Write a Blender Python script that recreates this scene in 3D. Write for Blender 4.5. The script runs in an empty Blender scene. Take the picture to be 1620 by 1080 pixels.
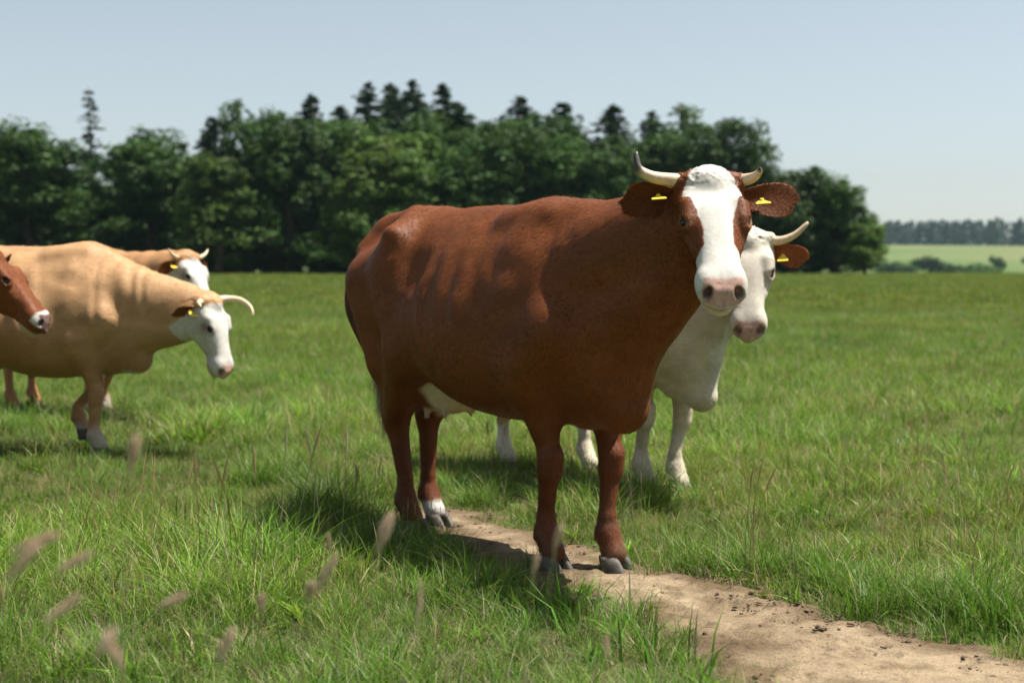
import bpy, bmesh, math, random
import numpy as np
from mathutils import Vector, Matrix

R = math.radians
rng = np.random.default_rng(7)
random.seed(7)
scene = bpy.context.scene
col = scene.collection

# ------------------------------------------------------------------ camera
CAM_H, FPX = 1.2, 2250.0                      # eye height (m), focal length in photo pixels (50 mm, 1620 wide)
PITCH = math.atan(108 / FPX)
cam_d = bpy.data.cameras.new('camera')
cam = bpy.data.objects.new('camera', cam_d)
col.objects.link(cam)
cam.location = (0, 0, CAM_H)
cam.rotation_euler = (R(90) - PITCH, 0, 0)
cam_d.sensor_width, cam_d.lens = 36, 50
cam_d.clip_start, cam_d.clip_end = 0.1, 9000
cam_d.dof.use_dof = True
cam_d.dof.focus_distance = 5.35
cam_d.dof.aperture_fstop = 2.4
cam_d.dof.aperture_blades = 9
scene.camera = cam

def ground_at(px, py, z=0.0):
    """photo pixel -> point on the horizontal plane z"""
    dx, dy = (px - 810) / FPX, -(py - 540) / FPX
    c, s = math.cos(PITCH), math.sin(PITCH)
    d = Vector((dx, c + dy * s, -s + dy * c))
    t = (z - CAM_H) / d.z
    return Vector((0, 0, CAM_H)) + d * t

# ------------------------------------------------------------------ sky, sun, exposure
SUN_EL, SUN_AZ = R(65), R(5)                  # azimuth measured from +X towards +Y
world = bpy.data.worlds.new('World')
scene.world = world
world.use_nodes = True
wn, wl = world.node_tree.nodes, world.node_tree.links
wn.clear()
sky = wn.new('ShaderNodeTexSky')
sky.sky_type = 'NISHITA'
sky.sun_disc = False
sky.sun_elevation = SUN_EL
sky.sun_rotation = R(90) - SUN_AZ
sky.altitude = 400
sky.air_density, sky.dust_density, sky.ozone_density = 1.0, 1.3, 1.0
bg = wn.new('ShaderNodeBackground')
bg.inputs['Strength'].default_value = 0.062
wo = wn.new('ShaderNodeOutputWorld')
whs = wn.new('ShaderNodeHueSaturation')                 # milky summer sky
whs.inputs['Saturation'].default_value = 0.55
whs.inputs['Hue'].default_value = 0.485
wl.new(sky.outputs['Color'], whs.inputs['Color'])
wl.new(whs.outputs[0], bg.inputs['Color'])
wl.new(bg.outputs[0], wo.inputs['Surface'])

sun_d = bpy.data.lights.new('sun', 'SUN')
sun_d.energy = 5.0
sun_d.angle = R(0.53)
sun_d.color = (1.0, 0.955, 0.88)
sun = bpy.data.objects.new('sun', sun_d)
col.objects.link(sun)
sdir = Vector((math.cos(SUN_EL) * math.cos(SUN_AZ), math.cos(SUN_EL) * math.sin(SUN_AZ), math.sin(SUN_EL)))
sun.rotation_euler = sdir.to_track_quat('Z', 'Y').to_euler()
sun.location = (20, 4, 40)

vs = scene.view_settings
vs.view_transform, vs.look = 'Standard', 'None'
vs.exposure, vs.gamma = 1.08, 1.0
vs.use_curve_mapping = False
scene.cycles.use_denoising = True
scene.cycles.max_bounces = 8
scene.cycles.transparent_max_bounces = 8
scene.cycles.volume_bounces = 1

# ------------------------------------------------------------------ helpers
def mesh_obj(name, verts, faces, mat=None, parent=None, smooth=True, link=True):
    me = bpy.data.meshes.new(name)
    verts = np.asarray(verts, dtype=np.float32)
    if isinstance(faces, np.ndarray):
        n, k = faces.shape
        me.vertices.add(len(verts)); me.vertices.foreach_set('co', verts.ravel())
        me.loops.add(n * k); me.loops.foreach_set('vertex_index', faces.astype(np.int32).ravel())
        me.polygons.add(n)
        me.polygons.foreach_set('loop_start', np.arange(0, n * k, k, dtype=np.int32))
        me.update(calc_edges=True)
    else:
        me.from_pydata(verts.tolist(), [], [list(f) for f in faces]); me.update()
    me.polygons.foreach_set('use_smooth', np.full(len(me.polygons), smooth))
    if mat: me.materials.append(mat)
    o = bpy.data.objects.new(name, me)
    if link: col.objects.link(o)
    if parent: o.parent = parent
    return o

def point_color(o, rgba, name='Col'):
    a = o.data.color_attributes.new(name, 'FLOAT_COLOR', 'POINT')
    a.data.foreach_set('color', np.asarray(rgba, dtype=np.float32).ravel())

def tag(o, label=None, cat=None, group=None, kind=None):
    if label: o['label'] = label
    if cat: o['category'] = cat
    if group: o['group'] = group
    if kind: o['kind'] = kind
    return o

def empty(name, loc=(0, 0, 0), rz=0.0):
    o = bpy.data.objects.new(name, None)
    o.location, o.rotation_euler = loc, (0, 0, rz)
    o.empty_display_size = 0.2
    col.objects.link(o)
    return o

class NT:
    """small node-tree helper"""
    def __init__(self, name):
        self.m = bpy.data.materials.new(name)
        self.m.use_nodes = True
        self.t = self.m.node_tree
        self.t.nodes.clear()
        self.out = self.n('ShaderNodeOutputMaterial')
    def n(self, typ, **kw):
        nd = self.t.nodes.new(typ)
        for k, v in kw.items():
            if k.startswith('i_'):
                nd.inputs[k[2:].replace('_', ' ')].default_value = v
            else:
                setattr(nd, k, v)
        return nd
    def l(self, a, b): self.t.links.new(a, b)
    def ramp(self, fac, stops, interp='LINEAR'):
        r = self.n('ShaderNodeValToRGB')
        r.color_ramp.interpolation = interp
        e = r.color_ramp.elements
        while len(e) < len(stops): e.new(0.5)
        for el, (p, c) in zip(e, stops):
            el.position = p
            el.color = (*c, 1) if len(c) == 3 else c
        self.l(fac, r.inputs[0])
        return r.outputs[0]
    def mix(self, fac, a, b, blend='MIX'):
        m = self.n('ShaderNodeMix', data_type='RGBA', blend_type=blend)
        for sock, v in ((m.inputs[0], fac), (m.inputs[6], a), (m.inputs[7], b)):
            if hasattr(v, 'node'): self.l(v, sock)
            elif isinstance(v, (int, float)): sock.default_value = v
            else: sock.default_value = (*v, 1)
        return m.outputs[2]
    def noise(self, scale, detail=4, rough=0.55, vec=None, dim='3D'):
        n = self.n('ShaderNodeTexNoise', noise_dimensions=dim)
        n.inputs['Scale'].default_value = scale
        n.inputs['Detail'].default_value = detail
        n.inputs['Roughness'].default_value = rough
        if vec: self.l(vec, n.inputs['Vector'])
        return n.outputs[0]

def vnoise(p, seed=0):
    """smooth value noise on (n,3) points, range -1..1"""
    p = np.asarray(p, dtype=np.float64)
    i = np.floor(p).astype(np.int64); f = p - i
    f = f * f * (3 - 2 * f)
    def h(a, b, c):
        n = (a * 374761393 + b * 668265263 + c * 2147483647 + seed * 974634221) & 0xffffffff
        n = ((n ^ (n >> 13)) * 1274126177) & 0xffffffff
        n = (n ^ (n >> 16)) & 0xffff
        return n / 32767.5 - 1
    x, y, z = i[:, 0], i[:, 1], i[:, 2]
    fx, fy, fz = f[:, 0], f[:, 1], f[:, 2]
    def lx(b, c): return h(x, b, c) * (1 - fx) + h(x + 1, b, c) * fx
    def ly(c): return lx(y, c) * (1 - fy) + lx(y + 1, c) * fy
    return ly(z) * (1 - fz) + ly(z + 1) * fz

def fbm(p, seed=0, octs=3):
    s, a, tot = 0, 1.0, 0
    p = np.asarray(p, dtype=np.float64)
    for o in range(octs):
        s = s + a * vnoise(p * 2 ** o, seed + o); tot += a; a *= 0.5
    return s / tot

def sstep(a, b, x):
    t = np.clip((x - a) / (b - a), 0, 1)
    return t * t * (3 - 2 * t)

def tube(pts, radii, n=12, cap=True, squash=None):
    """lofted tube through pts; returns verts, faces"""
    pts = np.asarray(pts, float); V, F = [], []
    up = np.array([0.13, 0.31, 0.94])
    prev = None
    for i in range(len(pts)):
        t = pts[min(i + 1, len(pts) - 1)] - pts[max(i - 1, 0)]
        t /= np.linalg.norm(t) + 1e-9
        a = (prev if prev is not None else up)
        a = a - t * a.dot(t); a /= np.linalg.norm(a) + 1e-9
        b = np.cross(t, a); prev = a
        for k in range(n):
            th = 2 * math.pi * k / n
            V.append(pts[i] + radii[i] * (a * math.cos(th) + b * math.sin(th)))
    for i in range(len(pts) - 1):
        for k in range(n):
            F.append((i * n + k, i * n + (k + 1) % n, (i + 1) * n + (k + 1) % n, (i + 1) * n + k))
    if cap:
        F.append(tuple(range(n))[::-1]); F.append(tuple((len(pts) - 1) * n + k for k in range(n)))
    return V, F

def spline(keys, n):
    """Catmull-Rom through keys"""
    k = np.asarray(keys, float)
    k = np.vstack([2 * k[0] - k[1], k, 2 * k[-1] - k[-2]])
    out = []
    segs = len(k) - 3
    for j in range(n):
        u = j / (n - 1) * segs; i = min(int(u), segs - 1); t = u - i
        p0, p1, p2, p3 = k[i:i + 4]
        out.append(0.5 * (2 * p1 + (p2 - p0) * t + (2 * p0 - 5 * p1 + 4 * p2 - p3) * t * t + (3 * p1 - p0 - 3 * p2 + p3) * t ** 3))
    return np.array(out)

def strands(roots, dirs, lengths, width, bend, gseed=1, nrm=None):
    """hair: each strand a curved 2-segment tapering strip (3 triangles)"""
    r = np.random.default_rng(gseed)
    n = len(roots)
    d = dirs / (np.linalg.norm(dirs, axis=1, keepdims=True) + 1e-9)
    side = np.cross(d, r.normal(size=(n, 3)) if nrm is None else nrm + r.normal(scale=.12, size=(n, 3))); side /= np.linalg.norm(side, axis=1, keepdims=True) + 1e-9
    L = lengths[:, None]; w = side * (width if np.isscalar(width) else width[:, None])
    m = roots + d * L * 0.5 + bend * L * 0.15
    e = roots + d * L + bend * L * 0.6
    V = np.stack([roots - w * .5, roots + w * .5, m - w * .4, m + w * .4, e], 1).reshape(-1, 3)
    b = np.arange(n)[:, None] * 5
    F = np.concatenate([b + [0, 1, 3], b + [0, 3, 2], b + [2, 3, 4]])
    return V, F
def simple_mat(name, c, rough=0.5, spec=0.5, noise=None, c2=None, bump=0.0, coat=0.0):
    t = NT(name)
    b = t.n('ShaderNodeBsdfPrincipled')
    b.inputs['Roughness'].default_value = rough
    b.inputs['Specular IOR Level'].default_value = spec
    b.inputs['Coat Weight'].default_value = coat
    if noise:
        tc = t.n('ShaderNodeTexCoord')
        n = t.noise(noise, 4, 0.6, tc.outputs['Object'])
        t.l(t.ramp(n, [(0.3, c), (0.7, c2 or c)]), b.inputs['Base Color'])
        if bump:
            bp = t.n('ShaderNodeBump'); bp.inputs['Strength'].default_value = bump; bp.inputs['Distance'].default_value = 0.004
            t.l(n, bp.inputs['Height']); t.l(bp.outputs[0], b.inputs['Normal'])
    else:
        b.inputs['Base Color'].default_value = (*c, 1)
    t.l(b.outputs[0], t.out.inputs[0])
    return t.m

# ================================================================== land
def ground_material():
    t = NT('meadow_soil')
    tc = t.n('ShaderNodeTexCoord')
    n1 = t.noise(0.35, 5, 0.6, tc.outputs['Object']); n2 = t.noise(9, 5, 0.65, tc.outputs['Object'])
    c1 = t.ramp(n1, [(0.3, (0.045, 0.075, 0.016)), (0.5, (0.065, 0.095, 0.022)), (0.72, (0.105, 0.115, 0.035))])
    c2 = t.ramp(n2, [(0.3, (0.55, 0.5, 0.45)), (0.7, (1.2, 1.2, 1.15))])
    b = t.n('ShaderNodeBsdfPrincipled'); b.inputs['Roughness'].default_value = 0.95; b.inputs['Specular IOR Level'].default_value = 0.1
    t.l(t.mix(1, c1, c2, 'MULTIPLY'), b.inputs['Base Color'])
    bp = t.n('ShaderNodeBump'); bp.inputs['Strength'].default_value = 0.8; bp.inputs['Distance'].default_value = 0.03
    t.l(n2, bp.inputs['Height']); t.l(bp.outputs[0], b.inputs['Normal'])
    t.l(b.outputs[0], t.out.inputs[0])
    return t.m

def dirt_material():
    t = NT('trodden_earth')
    tc = t.n('ShaderNodeTexCoord')
    n1 = t.noise(2.2, 6, 0.6, tc.outputs['Object']); n2 = t.noise(28, 6, 0.7, tc.outputs['Object']); n3 = t.noise(160, 3, 0.6, tc.outputs['Object'])
    c = t.ramp(n1, [(0.28, (0.180, 0.130, 0.082)), (0.5, (0.275, 0.212, 0.138)), (0.72, (0.345, 0.270, 0.180))])
    c = t.mix(1, c, t.ramp(n2, [(0.30, (0.42, 0.38, 0.34)), (0.45, (0.92, 0.9, 0.88)), (0.75, (1.15, 1.14, 1.1))]), 'MULTIPLY')
    c = t.mix(0.8, c, t.ramp(n3, [(0.3, (0.5, 0.47, 0.44)), (0.6, (1.1, 1.1, 1.1))]), 'MULTIPLY')
    at = t.n('ShaderNodeVertexColor', layer_name='Col')
    c = t.mix(1, c, at.outputs[0], 'MULTIPLY')
    b = t.n('ShaderNodeBsdfPrincipled'); b.inputs['Roughness'].default_value = 0.93; b.inputs['Specular IOR Level'].default_value = 0.15
    t.l(c, b.inputs['Base Color'])
    bp = t.n('ShaderNodeBump'); bp.inputs['Strength'].default_value = 0.9; bp.inputs['Distance'].default_value = 0.012
    t.l(n2, bp.inputs['Height'])
    bp2 = t.n('ShaderNodeBump'); bp2.inputs['Strength'].default_value = 0.7; bp2.inputs['Distance'].default_value = 0.003
    t.l(n3, bp2.inputs['Height']); t.l(bp.outputs[0], bp2.inputs['Normal'])
    t.l(bp2.outputs[0], b.inputs['Normal'])
    t.l(b.outputs[0], t.out.inputs[0])
    return t.m

def far_material():
    t = NT('far_fields')
    tc = t.n('ShaderNodeTexCoord')
    n1 = t.noise(0.004, 3, 0.5, tc.outputs['Object']); n2 = t.noise(0.12, 4, 0.6, tc.outputs['Object'])
    c = t.ramp(n1, [(0.4, (0.075, 0.115, 0.035)), (0.52, (0.105, 0.135, 0.05)), (0.6, (0.13, 0.14, 0.06))])
    c = t.mix(0.5, c, t.ramp(n2, [(0.3, (0.7, 0.72, 0.7)), (0.7, (1.15, 1.15, 1.1))]), 'MULTIPLY')
    b = t.n('ShaderNodeBsdfPrincipled'); b.inputs['Roughness'].default_value = 0.95; b.inputs['Specular IOR Level'].default_value = 0.05
    t.l(c, b.inputs['Base Color']); t.l(b.outputs[0], t.out.inputs[0])
    return t.m

# meadow: one sheet, faintly uneven, falling away behind the wood's edge
def meadow_z(x, y):
    return 1.05 * sstep(22, 150, y) - 2.6 * sstep(200, 330, y) + .04 * np.sin(x * .21 + 1) * np.sin(y * .17) * sstep(14, 40, y)

ys = np.concatenate([np.linspace(-30, 12, 22), np.geomspace(13, 340, 70)])
xs = np.concatenate([-np.geomspace(400, 13, 40), np.linspace(-12, 12, 25), np.geomspace(13, 400, 40)])
GX, GY = np.meshgrid(xs, ys, indexing='ij')
V = np.stack([GX, GY, meadow_z(GX, GY)], -1).reshape(-1, 3)
nx, ny = GX.shape
I = np.arange(nx * ny).reshape(nx, ny)
F = np.stack([I[:-1, :-1], I[1:, :-1], I[1:, 1:], I[:-1, 1:]], -1).reshape(-1, 4)
tag(mesh_obj('ground', V, F, ground_material()), kind='structure')

# far slope rising beyond the meadow
def hill_z(x, y):
    return -3.5 + 27 * sstep(330, 1350, y) + 7 * sstep(1200, 2200, y) + 3.0 * np.sin(x * .004 + .6) * sstep(500, 1200, y)
ys = np.linspace(325, 2400, 60); xs = np.linspace(-1700, 1700, 60)
GX, GY = np.meshgrid(xs, ys, indexing='ij')
V = np.stack([GX, GY, hill_z(GX, GY)], -1).reshape(-1, 3)
I = np.arange(3600).reshape(60, 60)
F = np.stack([I[:-1, :-1], I[1:, :-1], I[1:, 1:], I[:-1, 1:]], -1).reshape(-1, 4)
tag(mesh_obj('far_hill', V, F, far_material()), kind='structure')

# ------------------------------------------------------------------ cattle path of bare earth
UP = [(625, 806), (760, 818), (860, 846), (1010, 893), (1080, 912), (1200, 938), (1300, 966), (1400, 992), (1500, 1014), (1620, 1046), (1800, 1090), (2300, 1250)]
LO = [(625, 822), (660, 842), (720, 868), (790, 905), (860, 948), (950, 972), (1030, 990), (1100, 1022), (1160, 1062), (1210, 1110), (1300, 1250)]
upw = np.array([ground_at(*p)[:2] for p in UP]); low = np.array([ground_at(*p)[:2] for p in LO])
PATH = np.concatenate([upw, low[::-1]])

def poly_sd(p, poly):
    """signed distance to polygon, negative inside"""
    d = np.full(len(p), 1e9); ins = np.zeros(len(p), bool)
    n = len(poly)
    for i in range(n):
        a, b = poly[i], poly[(i + 1) % n]
        ab = b - a
        t = np.clip(((p - a) @ ab) / (ab @ ab), 0, 1)
        d = np.minimum(d, np.linalg.norm(p - a - t[:, None] * ab, axis=1))
        c = (a[1] > p[:, 1]) != (b[1] > p[:, 1])
        with np.errstate(divide='ignore', invalid='ignore'):
            xi = a[0] + (p[:, 1] - a[1]) * ab[0] / ab[1]
        ins ^= c & (p[:, 0] < xi)
    return np.where(ins, -d, d)

def path_sd(p):
    p3 = np.column_stack([p, np.zeros(len(p))])
    return poly_sd(p, PATH) + .045 + .15 * fbm(p3 * 3.1, 51) + .08 * vnoise(p3 * 11, 52)

lo_, hi_ = PATH.min(0) - .4, PATH.max(0) + .4
st = 0.02
xs = np.arange(lo_[0], hi_[0], st); ys = np.arange(lo_[1], hi_[1], st)
GX, GY = np.meshgrid(xs, ys, indexing='ij')
P2 = np.stack([GX, GY], -1).reshape(-1, 2)
sd = path_sd(P2)
p3 = np.column_stack([P2, 0 * sd])
Z = -.014 + .038 * sstep(.16, -.05, sd) + .008 * fbm(p3 * 2.5, 53) * sstep(.1, -.1, sd) + .006 * fbm(p3 * 11, 54) * sstep(.1, -.05, sd)
rh = np.random.default_rng(31)
for _ in range(150):                                                        # old hoof prints pressed into the dust
    q = low[rh.integers(1, 9)] * .5 + upw[rh.integers(1, 11)] * .5 + rh.normal(scale=.35, size=2)
    a_ = rh.uniform(0, 3.14); e_ = (P2 - q) @ np.array([[math.cos(a_), -math.sin(a_)], [math.sin(a_), math.cos(a_)]])
    rr_ = np.sqrt((e_[:, 0] / .06) ** 2 + (e_[:, 1] / .045) ** 2)
    Z += (sd < -.03) * (-.0075 * sstep(1.0, .6, rr_) + .004 * np.exp(-((rr_ - 1.25) / .25) ** 2))
V = np.column_stack([P2, Z])
nx, ny = GX.shape; I = np.arange(nx * ny).reshape(nx, ny)
F = np.stack([I[:-1, :-1], I[1:, :-1], I[1:, 1:], I[:-1, 1:]], -1).reshape(-1, 4)
F = F[(sd[F] < .22).all(1)]
us = np.unique(F); mp = np.zeros(len(V), int); mp[us] = np.arange(len(us))
M_DIRT = dirt_material()
dp = tag(mesh_obj('dirt_path', V[us], mp[F], M_DIRT), kind='structure')
# dark rooty humus crumbling in from the turf, pale dry dust in the middle
hum = np.clip(sstep(-.26, .0, sd[us] + .10 * fbm(p3[us] * 7, 55)) + .7 * sstep(.22, .5, fbm(p3[us] * 5, 56)), 0, 1)[:, None]
point_color(dp, np.hstack([1 - hum * np.array([[.52, .56, .60]]), np.ones((len(us), 1))]))
# ================================================================== trees
def leaf_material(name, c, trans=0.3):
    t = NT(name)
    at = t.n('ShaderNodeVertexColor', layer_name='Col')
    oi = t.n('ShaderNodeObjectInfo')
    hs = t.n('ShaderNodeHueSaturation')
    mr = t.n('ShaderNodeMapRange'); mr.inputs[3].default_value = 0.72; mr.inputs[4].default_value = 1.25
    t.l(oi.outputs['Random'], mr.inputs[0]); t.l(mr.outputs[0], hs.inputs['Value'])
    t.l(t.mix(1, at.outputs[0], c, 'MULTIPLY'), hs.inputs['Color'])
    b = t.n('ShaderNodeBsdfPrincipled'); b.inputs['Roughness'].default_value = 0.6; b.inputs['Specular IOR Level'].default_value = 0.25
    t.l(hs.outputs[0], b.inputs['Base Color'])
    tr = t.n('ShaderNodeBsdfTranslucent'); t.l(hs.outputs[0], tr.inputs[0])
    mx = t.n('ShaderNodeMixShader'); mx.inputs[0].default_value = trans
    t.l(b.outputs[0], mx.inputs[1]); t.l(tr.outputs[0], mx.inputs[2]); t.l(mx.outputs[0], t.out.inputs[0])
    return t.m

M_LEAF = leaf_material('broadleaf_foliage', (0.044, 0.092, 0.016))
M_LEAF_L = leaf_material('pale_broadleaf_foliage', (0.085, 0.145, 0.024))
M_NEEDLE = leaf_material('spruce_needles', (0.040, 0.072, 0.028), 0.2)
M_FAR = leaf_material('far_wood_foliage', (0.030, 0.055, 0.030), 0.1)
M_BARK = simple_mat('bark', (0.045, 0.034, 0.026), 0.9, 0.2, 6, (0.10, 0.08, 0.06), 0.5)

def leaf_quads(C, N, size, r):
    """square leaf sprays at C facing N; returns verts, faces"""
    n = len(C)
    N = N / (np.linalg.norm(N, axis=1, keepdims=True) + 1e-9)
    a = np.cross(N, r.normal(size=(n, 3))); a /= np.linalg.norm(a, axis=1, keepdims=True) + 1e-9
    b = np.cross(N, a)
    s = size[:, None]
    V = np.stack([C - a * s, C - b * s * .55 + N * s * .15, C + a * s, C + b * s * .55 + N * s * .15], 1).reshape(-1, 3)
    F = (np.arange(n)[:, None] * 4 + np.arange(4)[None])
    return V, F

def broadleaf(seed, H=20., W=5.0, low=0.06, n_clump=230, n_leaf=70, ls=(.16, .34), lobes=5, airy=0.0):
    r = np.random.default_rng(seed)
    tv, tf = [], []
    def addt(p, q, n=7):
        v, f = tube(p, q, n); o = len(tv); tv.extend(v); tf.extend([tuple(i + o for i in x) for x in f])
    trunk = spline([(0, 0, -.3), (r.normal() * .2, r.normal() * .2, H * .3), (r.normal() * .4, r.normal() * .4, H * .6), (r.normal() * .5, r.normal() * .5, H * .9)], 12)
    addt(trunk, np.linspace(.36, .06, 12), 9)
    lob = [(r.uniform(-.45, .45) * W, r.uniform(-.45, .45) * W, H * r.uniform(.35, .84), W * r.uniform(.26, .5), H * r.uniform(.13, .24)) for _ in range(lobes + 4)]
    lob.append((0, 0, H * .46, W * .80, H * .42))
    lob.append((r.normal() * .3, r.normal() * .3, H * .78, W * .52, H * .20))
    lob.append((r.normal() * .5, r.normal() * .5, H * .26, W * .92, H * .21))
    lob = np.array(lob)
    C, Rr = [], []
    while len(C) < n_clump:
        L = lob[r.integers(len(lob))]
        d = r.normal(size=3); d /= np.linalg.norm(d)
        k = r.uniform(.66, .94) if r.random() > .22 else r.uniform(.2, .6)
        c = np.array([L[0] + d[0] * L[3] * k, L[1] + d[1] * L[3] * k, L[2] + d[2] * L[4] * k])
        if c[2] < H * low or c[2] > H * .985: continue
        C.append(c); Rr.append(r.uniform(.55, 1.45) * W / 5.)
    C, Rr = np.array(C), np.array(Rr)
    for i in r.choice(len(C), 26, replace=False):                               # limbs
        t = trunk[np.clip(int(C[i][2] / H * 11 - 2), 1, 10)]
        addt([t, t * .45 + C[i] * .55 - [0, 0, .4], C[i]], [.10, .06, .025], 5)
    cc, nn, sz, cl = [], [], [], []
    axis = np.array([0, 0, H * .45])
    for c, R_ in zip(C, Rr):
        n = int(n_leaf * r.uniform(.6, 1.3) * (1 - airy))
        d = r.normal(size=(n, 3)); d /= np.linalg.norm(d, axis=1, keepdims=True)
        d[:, 2] = np.where(d[:, 2] < 0, d[:, 2] * .8, d[:, 2])
        rad = R_ * r.uniform(.45, 1.05, (n, 1))
        p = c + d * rad * np.array([.9, .9, 1.25])
        cc.append(p); nn.append(d * .9 + r.normal(scale=.6, size=(n, 3)) + [0, 0, .1]); sz.append(r.uniform(*ls, n))
        tone = r.uniform(.72, 1.3); hue = r.normal() * .07
        k = tone * r.uniform(.8, 1.2, (n, 1))
        cl.append(np.hstack([k * (1 + hue), k, k * (1 - hue)]))
    cc, nn, sz, cl = map(np.concatenate, (cc, nn, sz, cl))
    ok = cc[:, 2] > .15
    V, F = leaf_quads(cc[ok], nn[ok], sz[ok], r)
    return (tv, tf), (V, F, np.repeat(cl[ok], 4, 0))

def conifer(seed, H=24., W=3.0, low=.10, whorls=34, dens=1.0, ragged=.25, power=.85):
    r = np.random.default_rng(seed)
    bend = r.normal(scale=.4, size=2)
    trunk = np.array([(bend[0] * (t ** 3), bend[1] * t ** 3, H * t) for t in np.linspace(-.01, 1, 14)])
    tv, tf = tube(trunk, np.linspace(.30, .025, 14), 8)
    tv, tf = list(tv), list(tf)
    cc, nn, sz, cl = [], [], [], []
    for w in range(whorls):
        t = low + (1 - low) * (w / whorls) ** .92
        nb = r.integers(5, 9)
        for b in range(nb):
            th = r.uniform(0, 2 * math.pi)
            L = W * (1 - t) ** power * r.uniform(1 - ragged * 1.4, 1.0 + ragged * .6) + .14
            z0 = H * t + r.normal() * .15
            n = max(6, int(L * 11 * dens))
            u = np.sort(r.random(n)) ** .8
            droop = r.uniform(.18, .42)
            x = u * L
            z = z0 + x * .12 - droop * L * u * u + .18 * L * np.clip(u - .75, 0, 1)
            lat = r.normal(scale=.17, size=n) * (1.1 - u) * L * .55
            p = np.stack([x * math.cos(th) - lat * math.sin(th), x * math.sin(th) + lat * math.cos(th), z + r.normal(scale=.08, size=n)], 1)
            p[:, :2] += np.array(bend) * t ** 3
            cc.append(p); nn.append(np.stack([.25 * math.cos(th) + 0 * u, .25 * math.sin(th) + 0 * u, .8 + 0 * u], 1) + r.normal(scale=.5, size=(n, 3)))
            sz.append(r.uniform(.16, .34, n))
            k = r.uniform(.7, 1.2) * r.uniform(.8, 1.2, (n, 1)); cl.append(np.hstack([k, k, k * 1.05]))
            if L > 1.0 and b % 2 == 0:
                v, f = tube([p[0] * 0 + [bend[0] * t ** 3, bend[1] * t ** 3, z0], [x[-1] * .9 * math.cos(th), x[-1] * .9 * math.sin(th), z[-1]]], [.05, .012], 4)
                o = len(tv); tv.extend(v); tf.extend([tuple(i + o for i in q) for q in f])
    cc, nn, sz, cl = map(np.concatenate, (cc, nn, sz, cl))
    V, F = leaf_quads(cc, nn, sz, r)
    return (tv, tf), (V, F, np.repeat(cl, 4, 0))

def tree_proto(gen, mat):
    (tv, tf), (V, F, cl) = gen
    a = mesh_obj('trunk', tv, tf, M_BARK, link=False).data
    o = mesh_obj('crown', V, F, mat, smooth=False, link=False)
    point_color(o, np.hstack([cl, np.ones((len(cl), 1))]))
    return a, o.data, V[:, 2].max(), np.percentile(np.abs(V[:, 0]), 98)

BL = [tree_proto(broadleaf(100 + i, 20, 5.0, lobes=4 + i), M_LEAF) for i in range(5)]
BLL = [tree_proto(broadleaf(120 + i, 18, 4.4, low=.03), M_LEAF_L) for i in range(2)]
AIRY = tree_proto(broadleaf(130, 22, 3.4, n_clump=70, n_leaf=44, lobes=6, airy=.2), M_LEAF)
CO = [tree_proto(conifer(200 + i, 24, 4.2 + .3 * i, whorls=48, dens=1.3, ragged=.32, power=.8), M_NEEDLE) for i in range(3)]
SPARSE = tree_proto(conifer(210, 24, 3.0, low=.12, whorls=26, dens=.55, ragged=.6, power=.7), M_NEEDLE)
SHRUB = [tree_proto(broadleaf(140 + i, 5, 2.6, low=.01, n_clump=60, n_leaf=60, ls=(.12, .24), lobes=5), (M_LEAF, M_LEAF_L)[i]) for i in range(2)]

def plant_tree(name, px, top, width, d, proto, label, group, cat='tree', rz=None, base=1.0):
    tr, cr, h0, w0 = proto
    x = (px - 810) / FPX * d
    zb = base
    H = CAM_H + (432 - top) / FPX * d - zb
    W = width / FPX * d * .5
    root = empty(name, (x, d, zb - .02), random.uniform(0, 6.28) if rz is None else rz)
    root.scale = (W / w0, W / w0, H / h0)
    for nm, me in (('trunk', tr), ('crown', cr)):
        o = bpy.data.objects.new(nm, me); col.objects.link(o); o.parent = root
    return tag(root, label, cat, group)

G_W = 'trees of the wood behind the meadow'
G_B, G_BL, G_C, G_F = ('green broadleaf trees along the front edge of the wood', 'pale green broadleaf trees of the wood', 'dark spruces rising out of the wood', 'trees deep inside the wood')
LB_E = 'broadleaf tree at the far end of the wood behind the cropped red-brown cow'
for i, (px, top, w, d, lb, gr) in enumerate([(-200, 195, 170, 146, LB_E, 'trees at the far end of the wood'), (-80, 205, 170, 144, LB_E, 'trees at the far end of the wood'),
        (55, 184, 168, 140, 'big round-crowned broadleaf tree behind the tan cow, beside the lone ragged spruce', None),
        (235, 194, 150, 142, 'broad domed broadleaf tree between the lone ragged spruce and the gap of sky', None),
        (455, 176, 165, 141, 'tall full broadleaf tree next to the thin airy-topped tree', None),
        (560, 190, 150, 146, 'broadleaf tree standing just below the tallest cluster of spruces', None),
        (820, 186, 150, 143, 'wide broadleaf tree rising straight behind the withers of the large cow', None),
        (905, 208, 130, 140, 'dense broadleaf tree behind the shoulder of the large red-brown cow', None),
        (1048, 184, 120, 144, 'broadleaf tree behind the dark-tipped horn of the large cow', None),
        (1108, 196, 110, 140, 'broadleaf tree behind the white forehead of the large cow', None),
        (1250, 262, 110, 137, 'lower broadleaf tree beside the round-topped one where the wood steps down', None),
        (150, 300, 120, 138, 'low bushy broadleaf tree in front of the lone ragged spruce', None),
        (395, 250, 110, 140, 'low broadleaf tree in front of the thin airy-topped tree', None),
        (735, 205, 130, 140, 'broadleaf tree behind the middle of the large cow\'s back', None),
        (980, 225, 120, 139, 'lower broadleaf tree behind the neck of the large red-brown cow', None)]):
    plant_tree('broadleaf_tree', px, top, w, d, BL[(i + 1) % 5], lb, gr or G_B)
plant_tree('broadleaf_tree', 1170, 186, 125, 142, BL[2], 'round-topped dark broadleaf tree, last tall one before the wood steps down', G_W)
plant_tree('broadleaf_tree', 1325, 270, 95, 136, BL[3], 'slender broadleaf tree of middling height near the low end of the wood', G_W)
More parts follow.
